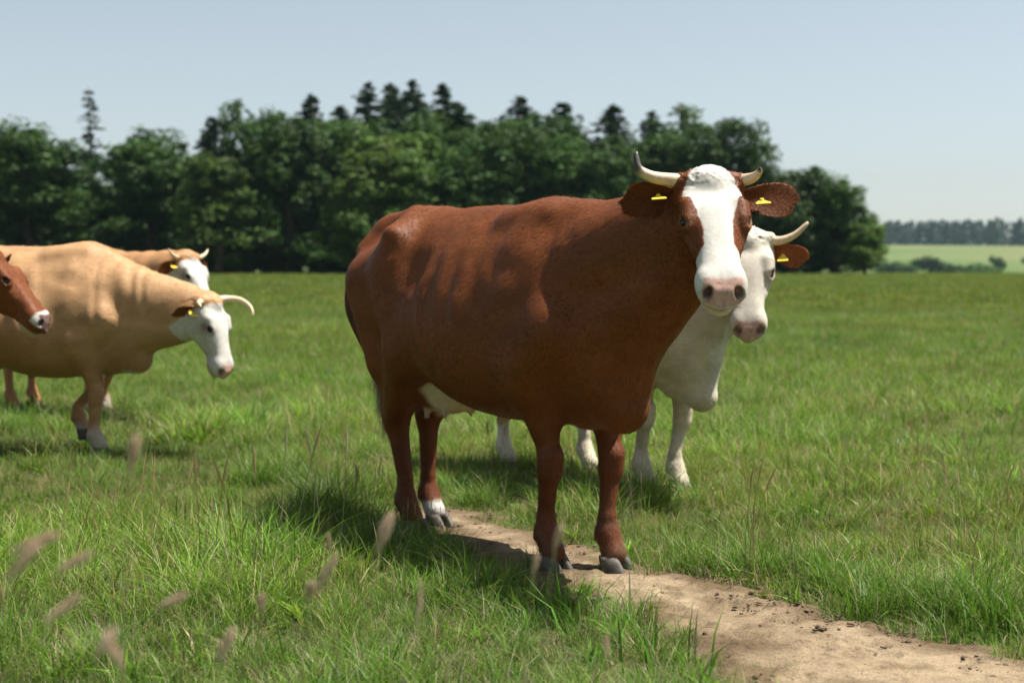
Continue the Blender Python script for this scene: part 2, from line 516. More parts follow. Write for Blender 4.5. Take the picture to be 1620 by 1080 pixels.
plant_tree('broadleaf_tree', 1368, 350, 62, 134, BLL[0], 'low pale green tree closing the end of the wood beside open fields', G_W)
for px, top, w, d, k, lb in [(345, 238, 118, 136, 0, 'pale yellow-green tree bordering the gap of sky beside the thin airy tree'), (640, 205, 150, 138, 1, 'wide pale green tree standing beneath the tallest cluster of spruces'),
        (575, 250, 110, 135, 0, 'lower pale green tree behind the rump of the large red-brown cow'), (-140, 280, 120, 134, 1, 'low pale green tree at the end of the wood past the cropped cow')]:
    plant_tree('broadleaf_tree', px, top, w, d, BLL[k], lb, G_BL)
plant_tree('broadleaf_tree', 372, 158, 80, 165, AIRY, 'thin airy tree showing sky through its top above the wood', G_W)
plant_tree('broadleaf_tree', 1085, 166, 90, 165, AIRY, 'loose-crowned tree with twiggy top behind the round-topped tree', G_W)
plant_tree('spruce_tree', 148, 146, 78, 150, SPARSE, 'lone ragged spruce with thin gappy branches between two broadleaf trees', G_W)
for i, (px, top, w, d) in enumerate([(335, 186, 66, 160), (495, 148, 74, 164), (585, 133, 84, 162), (612, 150, 80, 168), (640, 134, 84, 170), (668, 129, 80, 164), (700, 133, 76, 162), (745, 163, 78, 160), (805, 153, 92, 162),
        (885, 164, 96, 163), (960, 164, 98, 162), (1040, 178, 80, 168), (540, 168, 80, 170), (-260, 150, 80, 165), (18, 222, 80, 160)]):
    plant_tree('spruce_tree', px, top, w * 2.0, d, CO[i % 3], 'dark pointed spruce rising above the broadleaf trees of the wood', G_C)
k = 0
for row, d in ((0, 158), (1, 172)):
    for px in range(-300, 1260, 74):
        top = 262 + 30 * math.sin(px * .05 + row) + (30 if px > 1100 else 0)
        if 400 < px < 1010: top = (176 if px < 740 else 192) + 9 * math.sin(px * .9) + 22 * row
        if 275 < px < 330: top = 300
        plant_tree('broadleaf_tree', px + row * 35, top + random.uniform(-12, 14), 118, d + random.uniform(-3, 3), BL[k % 5], 'broadleaf tree half hidden deep inside the wood', G_F); k += 1
for i, px in enumerate(list(range(-300, 1360, 52))):
    plant_tree('shrub', px + random.uniform(-14, 14), random.uniform(378, 398), random.uniform(80, 110), random.uniform(139, 146), SHRUB[0],
               'leafy shrub in the dark undergrowth at the foot of the wood', 'shrubs at the foot of the wood', 'shrub')
for px in range(-250, 1300, 120):
    plant_tree('shrub', px, random.uniform(370, 385), 170, random.uniform(176, 182), SHRUB[0], 'leafy shrub in the dark undergrowth at the foot of the wood', 'shrubs at the foot of the wood', 'shrub')
for px, top, w, d, lb in [(1415, 410, 70, 560, 'wide low bush at the near end of the distant hedge'), (1468, 403, 56, 570, 'tall rounded bush in the middle of the distant hedge'), (1508, 414, 50, 565, 'small bush trailing off the distant hedge'),
        (1579, 402, 22, 600, 'small lone round tree on the pale distant field'), (1548, 414, 60, 480, 'broad bush in front of the pale distant field'), (1660, 405, 60, 560, 'bush on the far side of the pale distant field')]:
    plant_tree('shrub', px, top, w, d, SHRUB[0], lb, 'bushes in the distant fields', 'bush', base=float(hill_z((px - 810) / FPX * d, d)))

# the far wooded ridge reads as one mass
def far_wood():
    r = np.random.default_rng(9)
    cc, nn, sz, cl = [], [], [], []
    for row in range(6):
        y0 = 1240 + row * 28
        for x in np.arange(-1000, 1300, 7.0):
            x1, y1 = x + r.normal() * 3, y0 + r.normal() * 8 + 30 * math.sin(x * .01)
            zb = float(hill_z(x1, y1)); con = r.random() < .5
            H = r.uniform(17, 21) + 2 * math.sin(x * .013 + 2); W = r.uniform(4.2, 6.5)
            n = 110 if row < 2 else 40
            t = r.random(n) * 1.04 - .04; th = r.uniform(0, 6.28, n)
            rad = W * ((1 - t) ** .7 + .08 if con else np.sqrt(np.clip(1 - (2 * t - .9) ** 2, .05, 1))) * r.uniform(.6, 1.05, n)
            cc.append(np.stack([x1 + rad * np.cos(th), y1 + rad * np.sin(th), zb + .6 + t * H], 1))
            nn.append(np.stack([np.cos(th), np.sin(th), .6 + 0 * t], 1) + r.normal(scale=.4, size=(n, 3)))
            sz.append(r.uniform(1.5, 2.5, n)); k = r.uniform(.7, 1.2)
            cl.append(np.tile([k * (.8 if con else 1), k * (.85 if con else 1), k, 1], (n, 1)))
    cc, nn, sz, cl = map(np.concatenate, (cc, nn, sz, cl))
    V, F = leaf_quads(cc, nn, sz, r)
    o = mesh_obj('far_wood', V, F, M_FAR, smooth=False)
    point_color(o, np.repeat(cl, 4, 0))
    tag(o, 'hazy blue-green wood covering the distant ridge', 'wood', kind='stuff')
far_wood()

# ------------------------------------------------------------------ summer haze
def haze():
    x0, x1, y0, y1, z0, z1 = -2000, 2000, -60, 2500, -6, 75
    V = [(x, y, z) for z in (z0, z1) for y in (y0, y1) for x in (x0, x1)]
    F = [(0, 2, 3, 1), (4, 5, 7, 6), (0, 1, 5, 4), (2, 6, 7, 3), (0, 4, 6, 2), (1, 3, 7, 5)]
    m = bpy.data.materials.new('haze_air'); m.use_nodes = True
    nt = m.node_tree; nt.nodes.clear()
    o = nt.nodes.new('ShaderNodeOutputMaterial'); v = nt.nodes.new('ShaderNodeVolumePrincipled')
    v.inputs['Color'].default_value = (0.60, 0.84, 1.0, 1)
    v.inputs['Density'].default_value = 0.000065
    v.inputs['Anisotropy'].default_value = 0.2
    nt.links.new(v.outputs[0], o.inputs['Volume'])
    tag(mesh_obj('haze', V, F, m, smooth=False), kind='stuff')
haze()
# ================================================================== cattle
# The body of each animal is one continuous surface grown from blended muscle and bone volumes.
def coat_material():
    t = NT('cow_coat')
    at = t.n('ShaderNodeVertexColor', layer_name='Col')
    tc = t.n('ShaderNodeTexCoord')
    mp = t.n('ShaderNodeMapping'); mp.inputs['Scale'].default_value = (0.45, 1, 1)
    t.l(tc.outputs['Object'], mp.inputs[0])
    n1 = t.noise(9, 5, 0.6, mp.outputs[0])
    n2 = t.noise(70, 3, 0.6, mp.outputs[0])
    n3 = t.noise(420, 2, 0.6, mp.outputs[0])
    f1 = t.ramp(n1, [(0.3, (0.78, 0.76, 0.74)), (0.7, (1.12, 1.12, 1.12))])
    f2 = t.ramp(n2, [(0.3, (0.88, 0.88, 0.87)), (0.7, (1.06, 1.06, 1.06))])
    f3 = t.ramp(n3, [(0.25, (0.80, 0.79, 0.78)), (0.75, (1.12, 1.12, 1.12))])
    c = t.mix(1.0, at.outputs[0], f1, 'MULTIPLY')
    c = t.mix(1.0, c, f2, 'MULTIPLY')
    c = t.mix(0.35, c, f3, 'MULTIPLY')
    b = t.n('ShaderNodeBsdfPrincipled')
    t.l(c, b.inputs['Base Color'])
    t.l(at.outputs[1], b.inputs['Roughness'])
    b.inputs['Specular IOR Level'].default_value = 0.2
    b.inputs['Sheen Weight'].default_value = 0.05
    b.inputs['Sheen Roughness'].default_value = 0.4
    t.l(c, b.inputs['Sheen Tint'])
    bp1 = t.n('ShaderNodeBump'); bp1.inputs['Strength'].default_value = 0.14; bp1.inputs['Distance'].default_value = 0.006
    t.l(n2, bp1.inputs['Height'])
    bp2 = t.n('ShaderNodeBump'); bp2.inputs['Strength'].default_value = 0.25; bp2.inputs['Distance'].default_value = 0.0025
    t.l(n3, bp2.inputs['Height']); t.l(bp1.outputs[0], bp2.inputs['Normal'])
    t.l(bp2.outputs[0], b.inputs['Normal'])
    t.l(b.outputs[0], t.out.inputs[0])
    return t.m

def hair_material():
    t = NT('cow_hair')
    at = t.n('ShaderNodeVertexColor', layer_name='Col')
    b = t.n('ShaderNodeBsdfPrincipled')
    t.l(at.outputs[0], b.inputs['Base Color'])
    b.inputs['Roughness'].default_value = 0.55
    b.inputs['Specular IOR Level'].default_value = 0.12
    tr = t.n('ShaderNodeBsdfTranslucent'); t.l(at.outputs[0], tr.inputs[0])
    mx = t.n('ShaderNodeMixShader'); mx.inputs[0].default_value = 0.22
    t.l(b.outputs[0], mx.inputs[1]); t.l(tr.outputs[0], mx.inputs[2])
    t.l(mx.outputs[0], t.out.inputs[0])
    return t.m

M_COAT, M_HAIR = coat_material(), hair_material()
M_EYE = simple_mat('eye_dark', (0.012, 0.007, 0.004), 0.10, 0.3, coat=0.0)
M_HOOF = simple_mat('hoof_horn', (0.030, 0.025, 0.022), 0.6, 0.3, 22, (0.125, 0.105, 0.085), 0.3)
M_TAG = simple_mat('ear_tag_yellow', (0.62, 0.40, 0.03), 0.5, 0.4, 60, (0.74, 0.52, 0.06))
M_TAGINK = simple_mat('ear_tag_ink', (0.02, 0.02, 0.02), 0.6, 0.3)

def horn_material(name, dark_tip):
    t = NT(name)
    at = t.n('ShaderNodeVertexColor', layer_name='Col')
    tc = t.n('ShaderNodeTexCoord')
    n = t.noise(60, 4, 0.6, tc.outputs['Object'])
    f = t.ramp(n, [(0.3, (0.8, 0.78, 0.75)), (0.7, (1.1, 1.1, 1.1))])
    b = t.n('ShaderNodeBsdfPrincipled')
    t.l(t.mix(1, at.outputs[0], f, 'MULTIPLY'), b.inputs['Base Color'])
    b.inputs['Roughness'].default_value = 0.42
    bp = t.n('ShaderNodeBump'); bp.inputs['Strength'].default_value = 0.25; bp.inputs['Distance'].default_value = 0.003
    t.l(n, bp.inputs['Height']); t.l(bp.outputs[0], b.inputs['Normal'])
    t.l(b.outputs[0], t.out.inputs[0])
    return t.m
M_HORN = horn_material('horn_keratin', True)

def smin(a, b, k):
    h = np.clip(0.5 + 0.5 * (b - a) / k, 0, 1)
    return b + (a - b) * h - k * h * (1 - h)

class Field:
    def __init__(self): self.ops = []
    def add(self, fn, lo, hi, k=0.05, mode='+'):
        self.ops.append((fn, np.array(lo, float) - k - 0.06, np.array(hi, float) + k + 0.06, k, mode))
    def cone(self, a, b, ra, rb, k=0.05, sx=None):
        a, b = np.array(a, float), np.array(b, float)
        ab = b - a; L2 = ab.dot(ab) + 1e-12; r = max(ra, rb)
        def fn(p):
            t = np.clip((p - a) @ ab / L2, 0, 1)
            q = p - a - t[:, None] * ab
            return np.sqrt((q * q).sum(1)) - (ra + (rb - ra) * t)
        self.add(fn, np.minimum(a, b) - r, np.maximum(a, b) + r, k)
    def ell(self, c, r, k=0.05, M=None, mode='+'):
        c, r = np.array(c, float), np.array(r, float); rm = r.max()
        def fn(p):
            q = p - c
            if M is not None: q = q @ M          # columns of M = local axes
            s = q / r
            k0 = np.sqrt((s * s).sum(1)); k1 = np.sqrt(((s / r) ** 2).sum(1)) + 1e-9
            return k0 * (k0 - 1) / k1
        self.add(fn, c - rm, c + rm, k, mode)
    def chain(self, pts, rad, k=0.05):
        for i in range(len(pts) - 1): self.cone(pts[i], pts[i + 1], rad[i], rad[i + 1], k)
    def __call__(self, p):
        o = np.argsort(p[:, 0]); q = p[o]
        x, y, z = np.ascontiguousarray(q.T)
        d = np.full(len(p), 0.35)
        for fn, lo, hi, k, mode in self.ops:
            i, j = np.searchsorted(x, (lo[0], hi[0]))
            if i == j: continue
            ys, zs = y[i:j], z[i:j]
            m = i + np.flatnonzero((ys > lo[1]) & (ys < hi[1]) & (zs > lo[2]) & (zs < hi[2]))
            if not len(m): continue
            v = fn(q[m])
            d[m] = smin(d[m], v, k) if mode == '+' else -smin(-d[m], v, k)
        r = np.empty_like(d); r[o] = d
        return r

def interp_s(x, xs, ys):
    """monotone-ish smooth interpolation of a table"""
    xs, ys = np.asarray(xs, float), np.asarray(ys, float)
    m = np.gradient(ys, xs)
    i = np.clip(np.searchsorted(xs, x) - 1, 0, len(xs) - 2)
    h = xs[i + 1] - xs[i]; t = np.clip((x - xs[i]) / h, 0, 1)
    return ((2 * t**3 - 3 * t**2 + 1) * ys[i] + (t**3 - 2 * t**2 + t) * h * m[i] + (-2 * t**3 + 3 * t**2) * ys[i + 1] + (t**3 - t**2) * h * m[i + 1])

def loft_fn(tab, n_top, n_bot, cfrac, jaw=0.0):
    T = np.array(tab, float)
    X, TOP, BOT, W = T.T
    def fn(p):
        x = np.clip(p[:, 0], X[0], X[-1]); ex = p[:, 0] - x
        top, bot, w = interp_s(x, X, TOP), interp_s(x, X, BOT), interp_s(x, X, W)
        zc = bot + cfrac * (top - bot)
        dz = p[:, 2] - zc
        h = np.where(dz > 0, top - zc, zc - bot)
        n = np.where(dz > 0, n_top, n_bot)
        wl = w * (1 - jaw * np.clip(-dz / h, 0, 1)) if jaw else w
        q = (np.abs(p[:, 1] / wl) ** n + np.abs(dz / h) ** n) ** (1 / n)
        d = (q - 1) * np.minimum(wl, h)
        return np.where(np.abs(ex) > 0, np.sqrt(np.maximum(d, 0) ** 2 + ex ** 2) + np.minimum(d, 0), d)
    return fn

TORSO = [(-.97, 1.24, 1.06, .05), (-.93, 1.335, .96, .115), (-.86, 1.405, .88, .175), (-.75, 1.45, .84, .22), (-.60, 1.478, .82, .25),
         (-.45, 1.492, .78, .285), (-.25, 1.488, .69, .345), (0, 1.482, .615, .385), (.2, 1.48, .595, .375),
         (.38, 1.50, .60, .315), (.52, 1.485, .61, .25), (.66, 1.40, .635, .20), (.78, 1.27, .67, .15), (.88, 1.10, .76, .07)]
HEAD = [(-.055, -.03, -.11, .06), (-.02, .02, -.15, .104), (.03, .034, -.18, .121), (.09, .04, -.208, .131), (.15, .042, -.222, .128), (.21, .036, -.215, .113),
        (.28, .024, -.19, .087), (.35, .01, -.165, .076), (.41, -.001, -.150, .077), (.46, -.012, -.145, .083), (.50, -.028, -.138, .081), (.53, -.046, -.125, .068), (.546, -.07, -.11, .042)]

def surface_nets(field, lo, hi, h):
    lo, hi = np.array(lo), np.array(hi)
    n = np.ceil((hi - lo) / h).astype(int) + 1
    ax = [lo[i] + h * np.arange(n[i]) for i in range(3)]
    G = np.stack(np.meshgrid(*ax, indexing='ij'), -1).reshape(-1, 3)
    D = field(G).reshape(n)
    S = D < 0
    s8 = [S[a:n[0] - 1 + a, b:n[1] - 1 + b, c:n[2] - 1 + c] for a in (0, 1) for b in (0, 1) for c in (0, 1)]
    cnt = sum(s.astype(np.int8) for s in s8)
    act = (cnt > 0) & (cnt < 8)
    idx = -np.ones(act.shape, int)
    cells = np.argwhere(act); idx[act] = np.arange(len(cells))
    acc, num = np.zeros((len(cells), 3)), np.zeros(len(cells))
    cor = [(a, b, c) for a in (0, 1) for b in (0, 1) for c in (0, 1)]
    for a in cor:
        for e in range(3):
            if a[e]: continue
            b = list(a); b[e] = 1
            da, db = D[tuple((cells + a).T)], D[tuple((cells + b).T)]
            m = (da < 0) != (db < 0)
            t = da[m] / (da[m] - db[m])
            pos = np.repeat(np.array(a, float)[None], m.sum(), 0); pos[:, e] += t
            acc[m] += pos; num[m] += 1
    V = lo + (cells + acc / num[:, None]) * h
    F = []
    for e in range(3):
        sl0 = [slice(1, n[i] - 1) for i in range(3)]; sl1 = list(sl0)
        sl0[e] = slice(0, n[e] - 1); sl1[e] = slice(1, n[e])
        a, b = S[tuple(sl0)], S[tuple(sl1)]
        for flip, m in ((False, a & ~b), (True, ~a & b)):
            q = np.argwhere(m)
            off = np.ones(3, int); off[e] = 0
            q = q + off
            u, v = (e + 1) % 3, (e + 2) % 3
            def at(du, dv):
                c = q.copy(); c[:, u] -= du; c[:, v] -= dv
                return idx[tuple(c.T)]
            quad = np.stack([at(1, 1), at(0, 1), at(0, 0), at(1, 0)], 1)
            F.append(quad[:, ::-1] if flip else quad)
    return V, np.concatenate(F)

def project(field, V, it=3, lim=0.02):
    e = 0.0015
    for _ in range(it):
        d = field(V)
        g = np.stack([field(V + np.eye(3)[i] * e) - d for i in range(3)], 1) / e
        g2 = (g * g).sum(1) + 0.05
        V = V - np.clip(d / g2, -lim, lim)[:, None] * g
    return V

def quad_subdivide(V, F):
    E = np.stack([F, np.roll(F, -1, 1)], -1).reshape(-1, 2)
    Es = np.sort(E, 1)
    U, inv = np.unique(Es, axis=0, return_inverse=True)
    inv = inv.reshape(F.shape); nv, ne = len(V), len(U)
    Vn = np.concatenate([V, V[U].mean(1), V[F].mean(1)])
    e = nv + inv; c = nv + ne + np.arange(len(F))
    Q = [np.stack([F[:, i], e[:, i], c, e[:, (i - 1) % 4]], 1) for i in range(4)]
    return Vn, np.concatenate(Q)

def relax(V, F, it=2, f=0.5):
    for _ in range(it):
        acc, num = np.zeros_like(V), np.zeros(len(V))
        a = F.ravel(); b = np.roll(F, -1, 1).ravel()
        for p_, q_ in ((a, b), (b, a)):
            for k in range(3): acc[:, k] += np.bincount(p_, V[q_, k], len(V))
            num += np.bincount(p_, minlength=len(V))
        V = V + f * (acc / num[:, None] - V)
    return V

def head_frame(P, yaw, pitch, roll):
    u = np.array([math.cos(pitch) * math.cos(yaw), math.cos(pitch) * math.sin(yaw), -math.sin(pitch)])
    v = np.array([-math.sin(yaw), math.cos(yaw), 0])
    w = np.cross(u, v)
    v2 = v * math.cos(roll) + w * math.sin(roll)
    w2 = np.cross(u, v2)
    return np.array(P, float), np.stack([u, v2, w2], 1)       # columns = head axes

def bezier(a, b, c, n):
    t = np.linspace(0, 1, n)[:, None]
    return (1 - t) ** 2 * a + 2 * t * (1 - t) * b + t * t * c

def ear_mesh(L=0.20, Wd=0.068, droop=0.2):
    """cupped leaf: x outwards, y across, z = opening side; closed shell"""
    nu, nv = 15, 13
    V = []
    for side in (0, 1):
        for i in range(nu):
            u = i / (nu - 1)
            hw = Wd * (0.42 + 0.58 * math.sin(min(1, u / 0.55) * math.pi / 2)) * math.sqrt(max(0.0, 1 - max(0, (u - 0.55) / 0.45) ** 2.6) + 1e-4)
            cup = 1.15 - 0.75 * u
            for j in range(nv):
                v = j / (nv - 1) * 2 - 1
                ang = v * cup
                y = hw * math.sin(ang) / max(math.sin(cup), .3) * (0.62 + 0.38 * u) if cup > 0.05 else hw * v
                z = -hw * (math.cos(ang) - math.cos(cup)) * 0.9
                x = L * u + 0.012 * v * u
                th = 0.0055 * (1 - abs(v) ** 3) * (1.2 - 0.6 * u)
                V.append((x, y, z + (th if side == 0 else -th) - droop * L * u * u * 0.3))
    F = []
    for s in (0, 1):
        b = s * nu * nv
        for i in range(nu - 1):
            for j in range(nv - 1):
                q = (b + i * nv + j, b + (i + 1) * nv + j, b + (i + 1) * nv + j + 1, b + i * nv + j + 1)
                F.append(q if s == 0 else q[::-1])
    rim = [i * nv for i in range(nu)] + [(nu - 1) * nv + j for j in range(1, nv)] + [i * nv + nv - 1 for i in range(nu - 2, -1, -1)]
    o = nu * nv
    for a, b in zip(rim[:-1], rim[1:]): F.append((a, o + a, o + b, b))
    return np.array(V), F

def claw(cx, cy, yaw, s=1.0, side=1):
    """one cloven claw, toe along +x"""
    out = []
    prof = [(0.0, 1.0, 0.0), (0.016, .985, -.002), (0.038, .90, -.010), (0.062, .77, -.022), (0.076, .60, -.030)]
    n = 16
    for z, sc, dx in prof:
        for k in range(n):
            th = 2 * math.pi * k / n
            c, si = math.cos(th), math.sin(th)
            x = (0.072 * c if c > 0 else 0.045 * c) * sc + dx + 0.006
            y = 0.032 * abs(si) ** 0.8 * math.copysign(1, si) * (1 - 0.35 * max(c, 0)) * (0.7 + 0.3 * sc)
            if si * side < 0: y *= 0.8
            y += side * (-0.010 * max(c, 0))
            out.append((x * s, (y + side * 0.034) * s, z * s))
    out = np.array(out)
    c, si = math.cos(yaw), math.sin(yaw)
    P = np.stack([cx + out[:, 0] * c - out[:, 1] * si, cy + out[:, 0] * si + out[:, 1] * c, out[:, 2]], 1)
    F = []
    for i in range(len(prof) - 1):
        for k in range(n): F.append((i * n + k, i * n + (k + 1) % n, (i + 1) * n + (k + 1) % n, (i + 1) * n + k))
    F.append(tuple(range(n))[::-1]); F.append(tuple((len(prof) - 1) * n + k for k in range(n)))
    return P, F

HS = 0.95
def make_cow(name, loc, yaw, poll, hyaw, hpitch, hroll=0.0, feet=None, color=None, horns=(), ears=(), fine=True,
             scale=1.0, belly=0.0, crest=-.07, brisket=0.0, tail=None, hair=None, seed=1, tags=(1, 1)):
    """feet: dict fr, fl, hr, hl -> (x, y, lift) ; color(P, H) -> rgba with alpha = roughness"""
    root = empty(name, loc, yaw)
    root.scale = (scale,) * 3
    f = Field()
    f.add(loft_fn(TORSO + np.array([0, 0, belly, 0]) * np.sin(np.clip((np.array(TORSO)[:, :1] + .97) / 1.85, 0, 1) * math.pi), 1.62, 2.25, 0.40), (-1.0, -.42, .5), (.92, .42, 1.55), 0.02)
    P, H = head_frame(poll, hyaw, hpitch, hroll)
    hp = lambda u, v, w: P + H @ np.array([u * HS, v, w])
    US = np.array([1 / HS, 1, 1])
    # back line, hips, rump
    for s in (-1, 1):
        f.cone((-.52, s * .10, 1.42), (-.45, s * .265, 1.365), .05, .048, .11)
        f.cone((-.84, s * .06, 1.38), (-.90, s * .12, 1.30), .05, .05, .10)
        f.ell((-.28, s * .365, 1.27), (.14, .09, .13), .08, mode='-')        # hollow of the flank
        f.cone((.20, s * .09, 1.40), (.44, s * .08, 1.405), .045, .045, .10)
    f.cone((-.66, 0, 1.44), (-.92, 0, 1.395), .045, .042, .10)
    # hind legs
    for key, s in (('hr', -1), ('hl', 1)):
        fx, fy, lift = feet[key]
        dx, dy = fx + .60, fy - s * .16
        f.cone((-.50, s * .17, 1.20), (-.37 + .35 * dx, s * .235 + .3 * dy, .86), .17, .125, .08)
        f.cone((-.74, s * .15, 1.15), (-.66 + .4 * dx, s * .175 + .3 * dy, .80), .16, .105, .11)
        hk = np.array([-.70 + .75 * dx, s * .165 + .8 * dy, .535 + .5 * lift])
        f.cone((-.40 + .4 * dx, s * .225 + .3 * dy, .86), hk, .118, .062, .07)
        f.cone((-.64 + .4 * dx, s * .18 + .3 * dy, .84), hk + [-.045, 0, .05], .095, .036, .05)
        f.cone(hk + [-.045, 0, .06], hk + [-.02, 0, -.05], .032, .035, .03)
        fl = np.array([-.665 + dx, s * .16 + dy, .165 + lift])
        f.cone(hk, fl + [0, 0, .10], .052, .033, .03)
        f.cone(hk + [-.04, 0, -.02], fl + [-.024, 0, .07], .026, .018, .015)
        f.cone(fl + [0, 0, .06], fl, .034, .043, .03)
        f.cone(fl, np.array([-.61 + dx, s * .16 + dy, .085 + lift]), .045, .049, .03)
        f.cone(fl + [-.03, .02, -.015], fl + [-.045, .024, -.04], .014, .010, .015)
        f.cone(fl + [-.03, -.02, -.015], fl + [-.045, -.024, -.04], .014, .010, .015)
    # front legs
    for key, s in (('fr', -1), ('fl', 1)):
        fx, fy, lift = feet[key]
        dx, dy = fx - .57, fy - s * .14
        f.cone((.38, s * .13, 1.26), (.60, s * .185, .98), .09, .125, .10)
        f.cone((.38, s * .20, 1.08), (.42, s * .215, .86), .10, .09, .09)
        f.cone((.60, s * .185, .98), (.45 + .15 * dx, s * .205, .80), .12, .10, .07)
        kn = np.array([.545 + .62 * dx + .25 * lift, s * .15 + .7 * dy, .445 + .55 * lift])
        f.cone((.46 + .2 * dx, s * .185 + .2 * dy, .82), kn + [-.008, 0, .07], .108, .047, .06)
        f.cone(kn + [.008, 0, .030], kn + [.004, 0, -.030], .0535, .050, .02)
        fl = np.array([.545 + dx, s * .14 + dy, .165 + lift])
        f.cone(kn + [0, 0, -.03], fl + [0, 0, .08], .040, .031, .02)
        f.cone(kn + [-.022, 0, -.03], fl + [-.022, 0, .06], .022, .018, .015)
        f.cone(fl + [0, 0, .05], fl, .034, .044, .03)
        f.cone(fl, np.array([.585 + dx, s * .14 + dy, .085 + lift]), .046, .051, .03)
        f.cone(fl + [-.03, .02, -.015], fl + [-.045, .024, -.04], .014, .010, .015)
        f.cone(fl + [-.03, -.02, -.015], fl + [-.045, -.024, -.04], .014, .010, .015)
    # udder, brisket
    f.ell((-.40, 0, .715), (.20, .155, .145), .06)
    for sx in (-.47, -.33):
        for s in (-1, 1): f.cone((sx, s * .07, .60), (sx, s * .075, .556), .015, .011, .03)
    f.cone((.02, 0, .60), (-.03, 0, .555), .03, .012, .04)
    f.cone((.72, 0, .80), (.80, 0, .68 - brisket), .13, .064, .10)
    f.cone((.60, 0, .68 - .6 * brisket), (.78, 0, .66 - brisket), .08, .05, .08)
    # neck: crest, middle and throat strands
    w0 = np.array([.42, 0, 1.36]); th = hp(.09, 0, -.15); cr = hp(-.02, 0, -.06)
    nd = P - np.array([.5, 0, 1.2]); 
    top = bezier(w0, w0 * .5 + cr * .5 + np.array([.06, 0, crest]), cr, 6)
    f.chain(top, np.linspace(.10, .085, 6), .07)
    b0 = np.array([.64, 0, .95])
    bot = bezier(b0, b0 * .45 + th * .55 + np.array([.05, 0, -.05]), th, 6)
    f.chain(bot, np.linspace(.19, .078, 6), .08)
    m0 = np.array([.52, 0, 1.17]); mm = (cr + th) / 2
    mid = bezier(m0, m0 * .5 + mm * .5 + np.array([.04, 0, 0]), mm, 6)
    f.chain(mid, np.linspace(.215, .105, 6), .08)
    f.chain(bezier(b0 + [.12, 0, -.1], b0 * .4 + th * .6 + np.array([.04, 0, -.15]), th + [0, 0, -.02], 6), [.07, .045, .03, .025, .022, .02], .07)
    # head
    hl = loft_fn(HEAD, 2.7, 2.4, 0.60, jaw=0.28)
    def hfn(p): return hl(((p - P) @ H) * US)
    c = hp(.24, 0, -.08)
    f.add(hfn, c - .40, c + .40, 0.035)
    for s in (-1, 1):
        f.ell(hp(.11, s * .072, -.13), (.11, .048, .08), .04, H)               # jaw
        f.cone(hp(.14, s * .094, .018), hp(.20, s * .098, .010), .028, .022, .03)   # brow
        f.cone(hp(.21, s * .092, -.035), hp(.30, s * .066, -.05), .022, .018, .03)   # cheek crest
        ed = np.array([.12, s * .84, .50]); ed /= np.linalg.norm(ed)
        eu = np.array([1., 0, 0]) - ed * ed[0]; eu /= np.linalg.norm(eu)
        Me = H @ np.stack([eu, np.cross(ed, eu), ed], 1)
        ec = np.array([.208, s * .093, -.008])
        f.ell(hp(*(ec + ed * .010)), (.037, .027, .024), .016, Me)              # lids
        f.cone(hp(-.01, s * .075, .005), hp(-.012, s * .105, .006), .036, .030, .03) # horn base
        f.ell(hp(.455, s * .05, -.075), (.05, .032, .05), .03, H)               # nostril wing
        f.ell(hp(.440, s * .045, -.125), (.06, .028, .028), .02, H)             # upper lip
        f.ell(hp(*(ec + ed * .036)), (.0235, .0150, .026), .005, Me, '-')       # eye opening
        Mn = H @ np.array(Matrix.Rotation(s * 0.55, 3, 'X'))
        f.ell(hp(.518, s * .052, -.056), (.034, .0135, .021), .010, Mn, '-')    # nostril
    f.ell(hp(.468, 0, -.150), (.060, .050, .024), .02, H)                      # chin
    f.ell(hp(.48, 0, -.131), (.085, .11, .0035), .012, H, '-')                 # mouth line
    f.cone(hp(-.015, 0, .01), hp(.02, 0, .025), .05, .045, .05)                # poll
    base = f
    def field(p):
        d = base(p)
        amp = np.where(((p - P) @ H)[:, 0] > -0.05, 0.0020, 0.0055) * (.35 + .65 * sstep(.55, .8, p[:, 2]))
        low = vnoise(p * 6.5, seed) * 1.0 + vnoise(p * 15, seed + 3) * 0.45
        rib = np.sin(p[:, 0] * 46 + p[:, 2] * 9) * sstep(.30, .1, np.abs(p[:, 0] - .02)) * sstep(.75, .95, p[:, 2]) * sstep(1.38, 1.2, p[:, 2])
        hq = ((p - P) @ H) * US
        fold = np.sin(p[:, 0] * 62 + 14 * (p[:, 2] - 1) + 2.2 * vnoise(p * 5, seed + 4)) * sstep(.50, .62, p[:, 0]) * sstep(1.0, .84, p[:, 0]) * sstep(.72, .9, p[:, 2]) * sstep(1.42, 1.25, p[:, 2]) * (hq[:, 0] < -.1)
        curl = sstep(.085, .0, hq[:, 0]) * sstep(-.1, -.05, hq[:, 0]) * (hq[:, 2] > -.06) * (np.abs(hq[:, 1]) < .13)
        return d + amp * low + 0.0058 * rib + 0.0045 * fold + curl * (.0035 * vnoise(p * 70, seed + 8) + .0025 * vnoise(p * 130, seed + 9))
    allp = np.array(list(feet.values()))
    lo = (min(-1.12, allp[:, 0].min() - .25), -.52, .03); hi = (max(1.0, P[0] + .62), .52, max(1.62, P[2] + .12))
    hx = [hp(a, b, c2) for a in (-.1, .58) for b in (-.16, .16) for c2 in (-.28, .1)]
    hx = np.array(hx)
    lo = np.minimum(lo, hx.min(0) - .03); hi = np.maximum(hi, hx.max(0) + .03)
    lo[2] = max(.02, lo[2])
    V, F = surface_nets(base, lo, hi, 0.021 if fine else 0.026)
    V = project(base, V, 2); V = relax(V, F, 2, .4)
    V, F = quad_subdivide(V, F)
    V = relax(V, F, 2, .5); V = project(field, V, 3)
    # refine the head
    bm = bmesh.new()
    me = bpy.data.meshes.new('tmp')
    tmp = mesh_obj('tmp', V, F, link=False); bm.from_mesh(tmp.data); bpy.data.objects.remove(tmp)
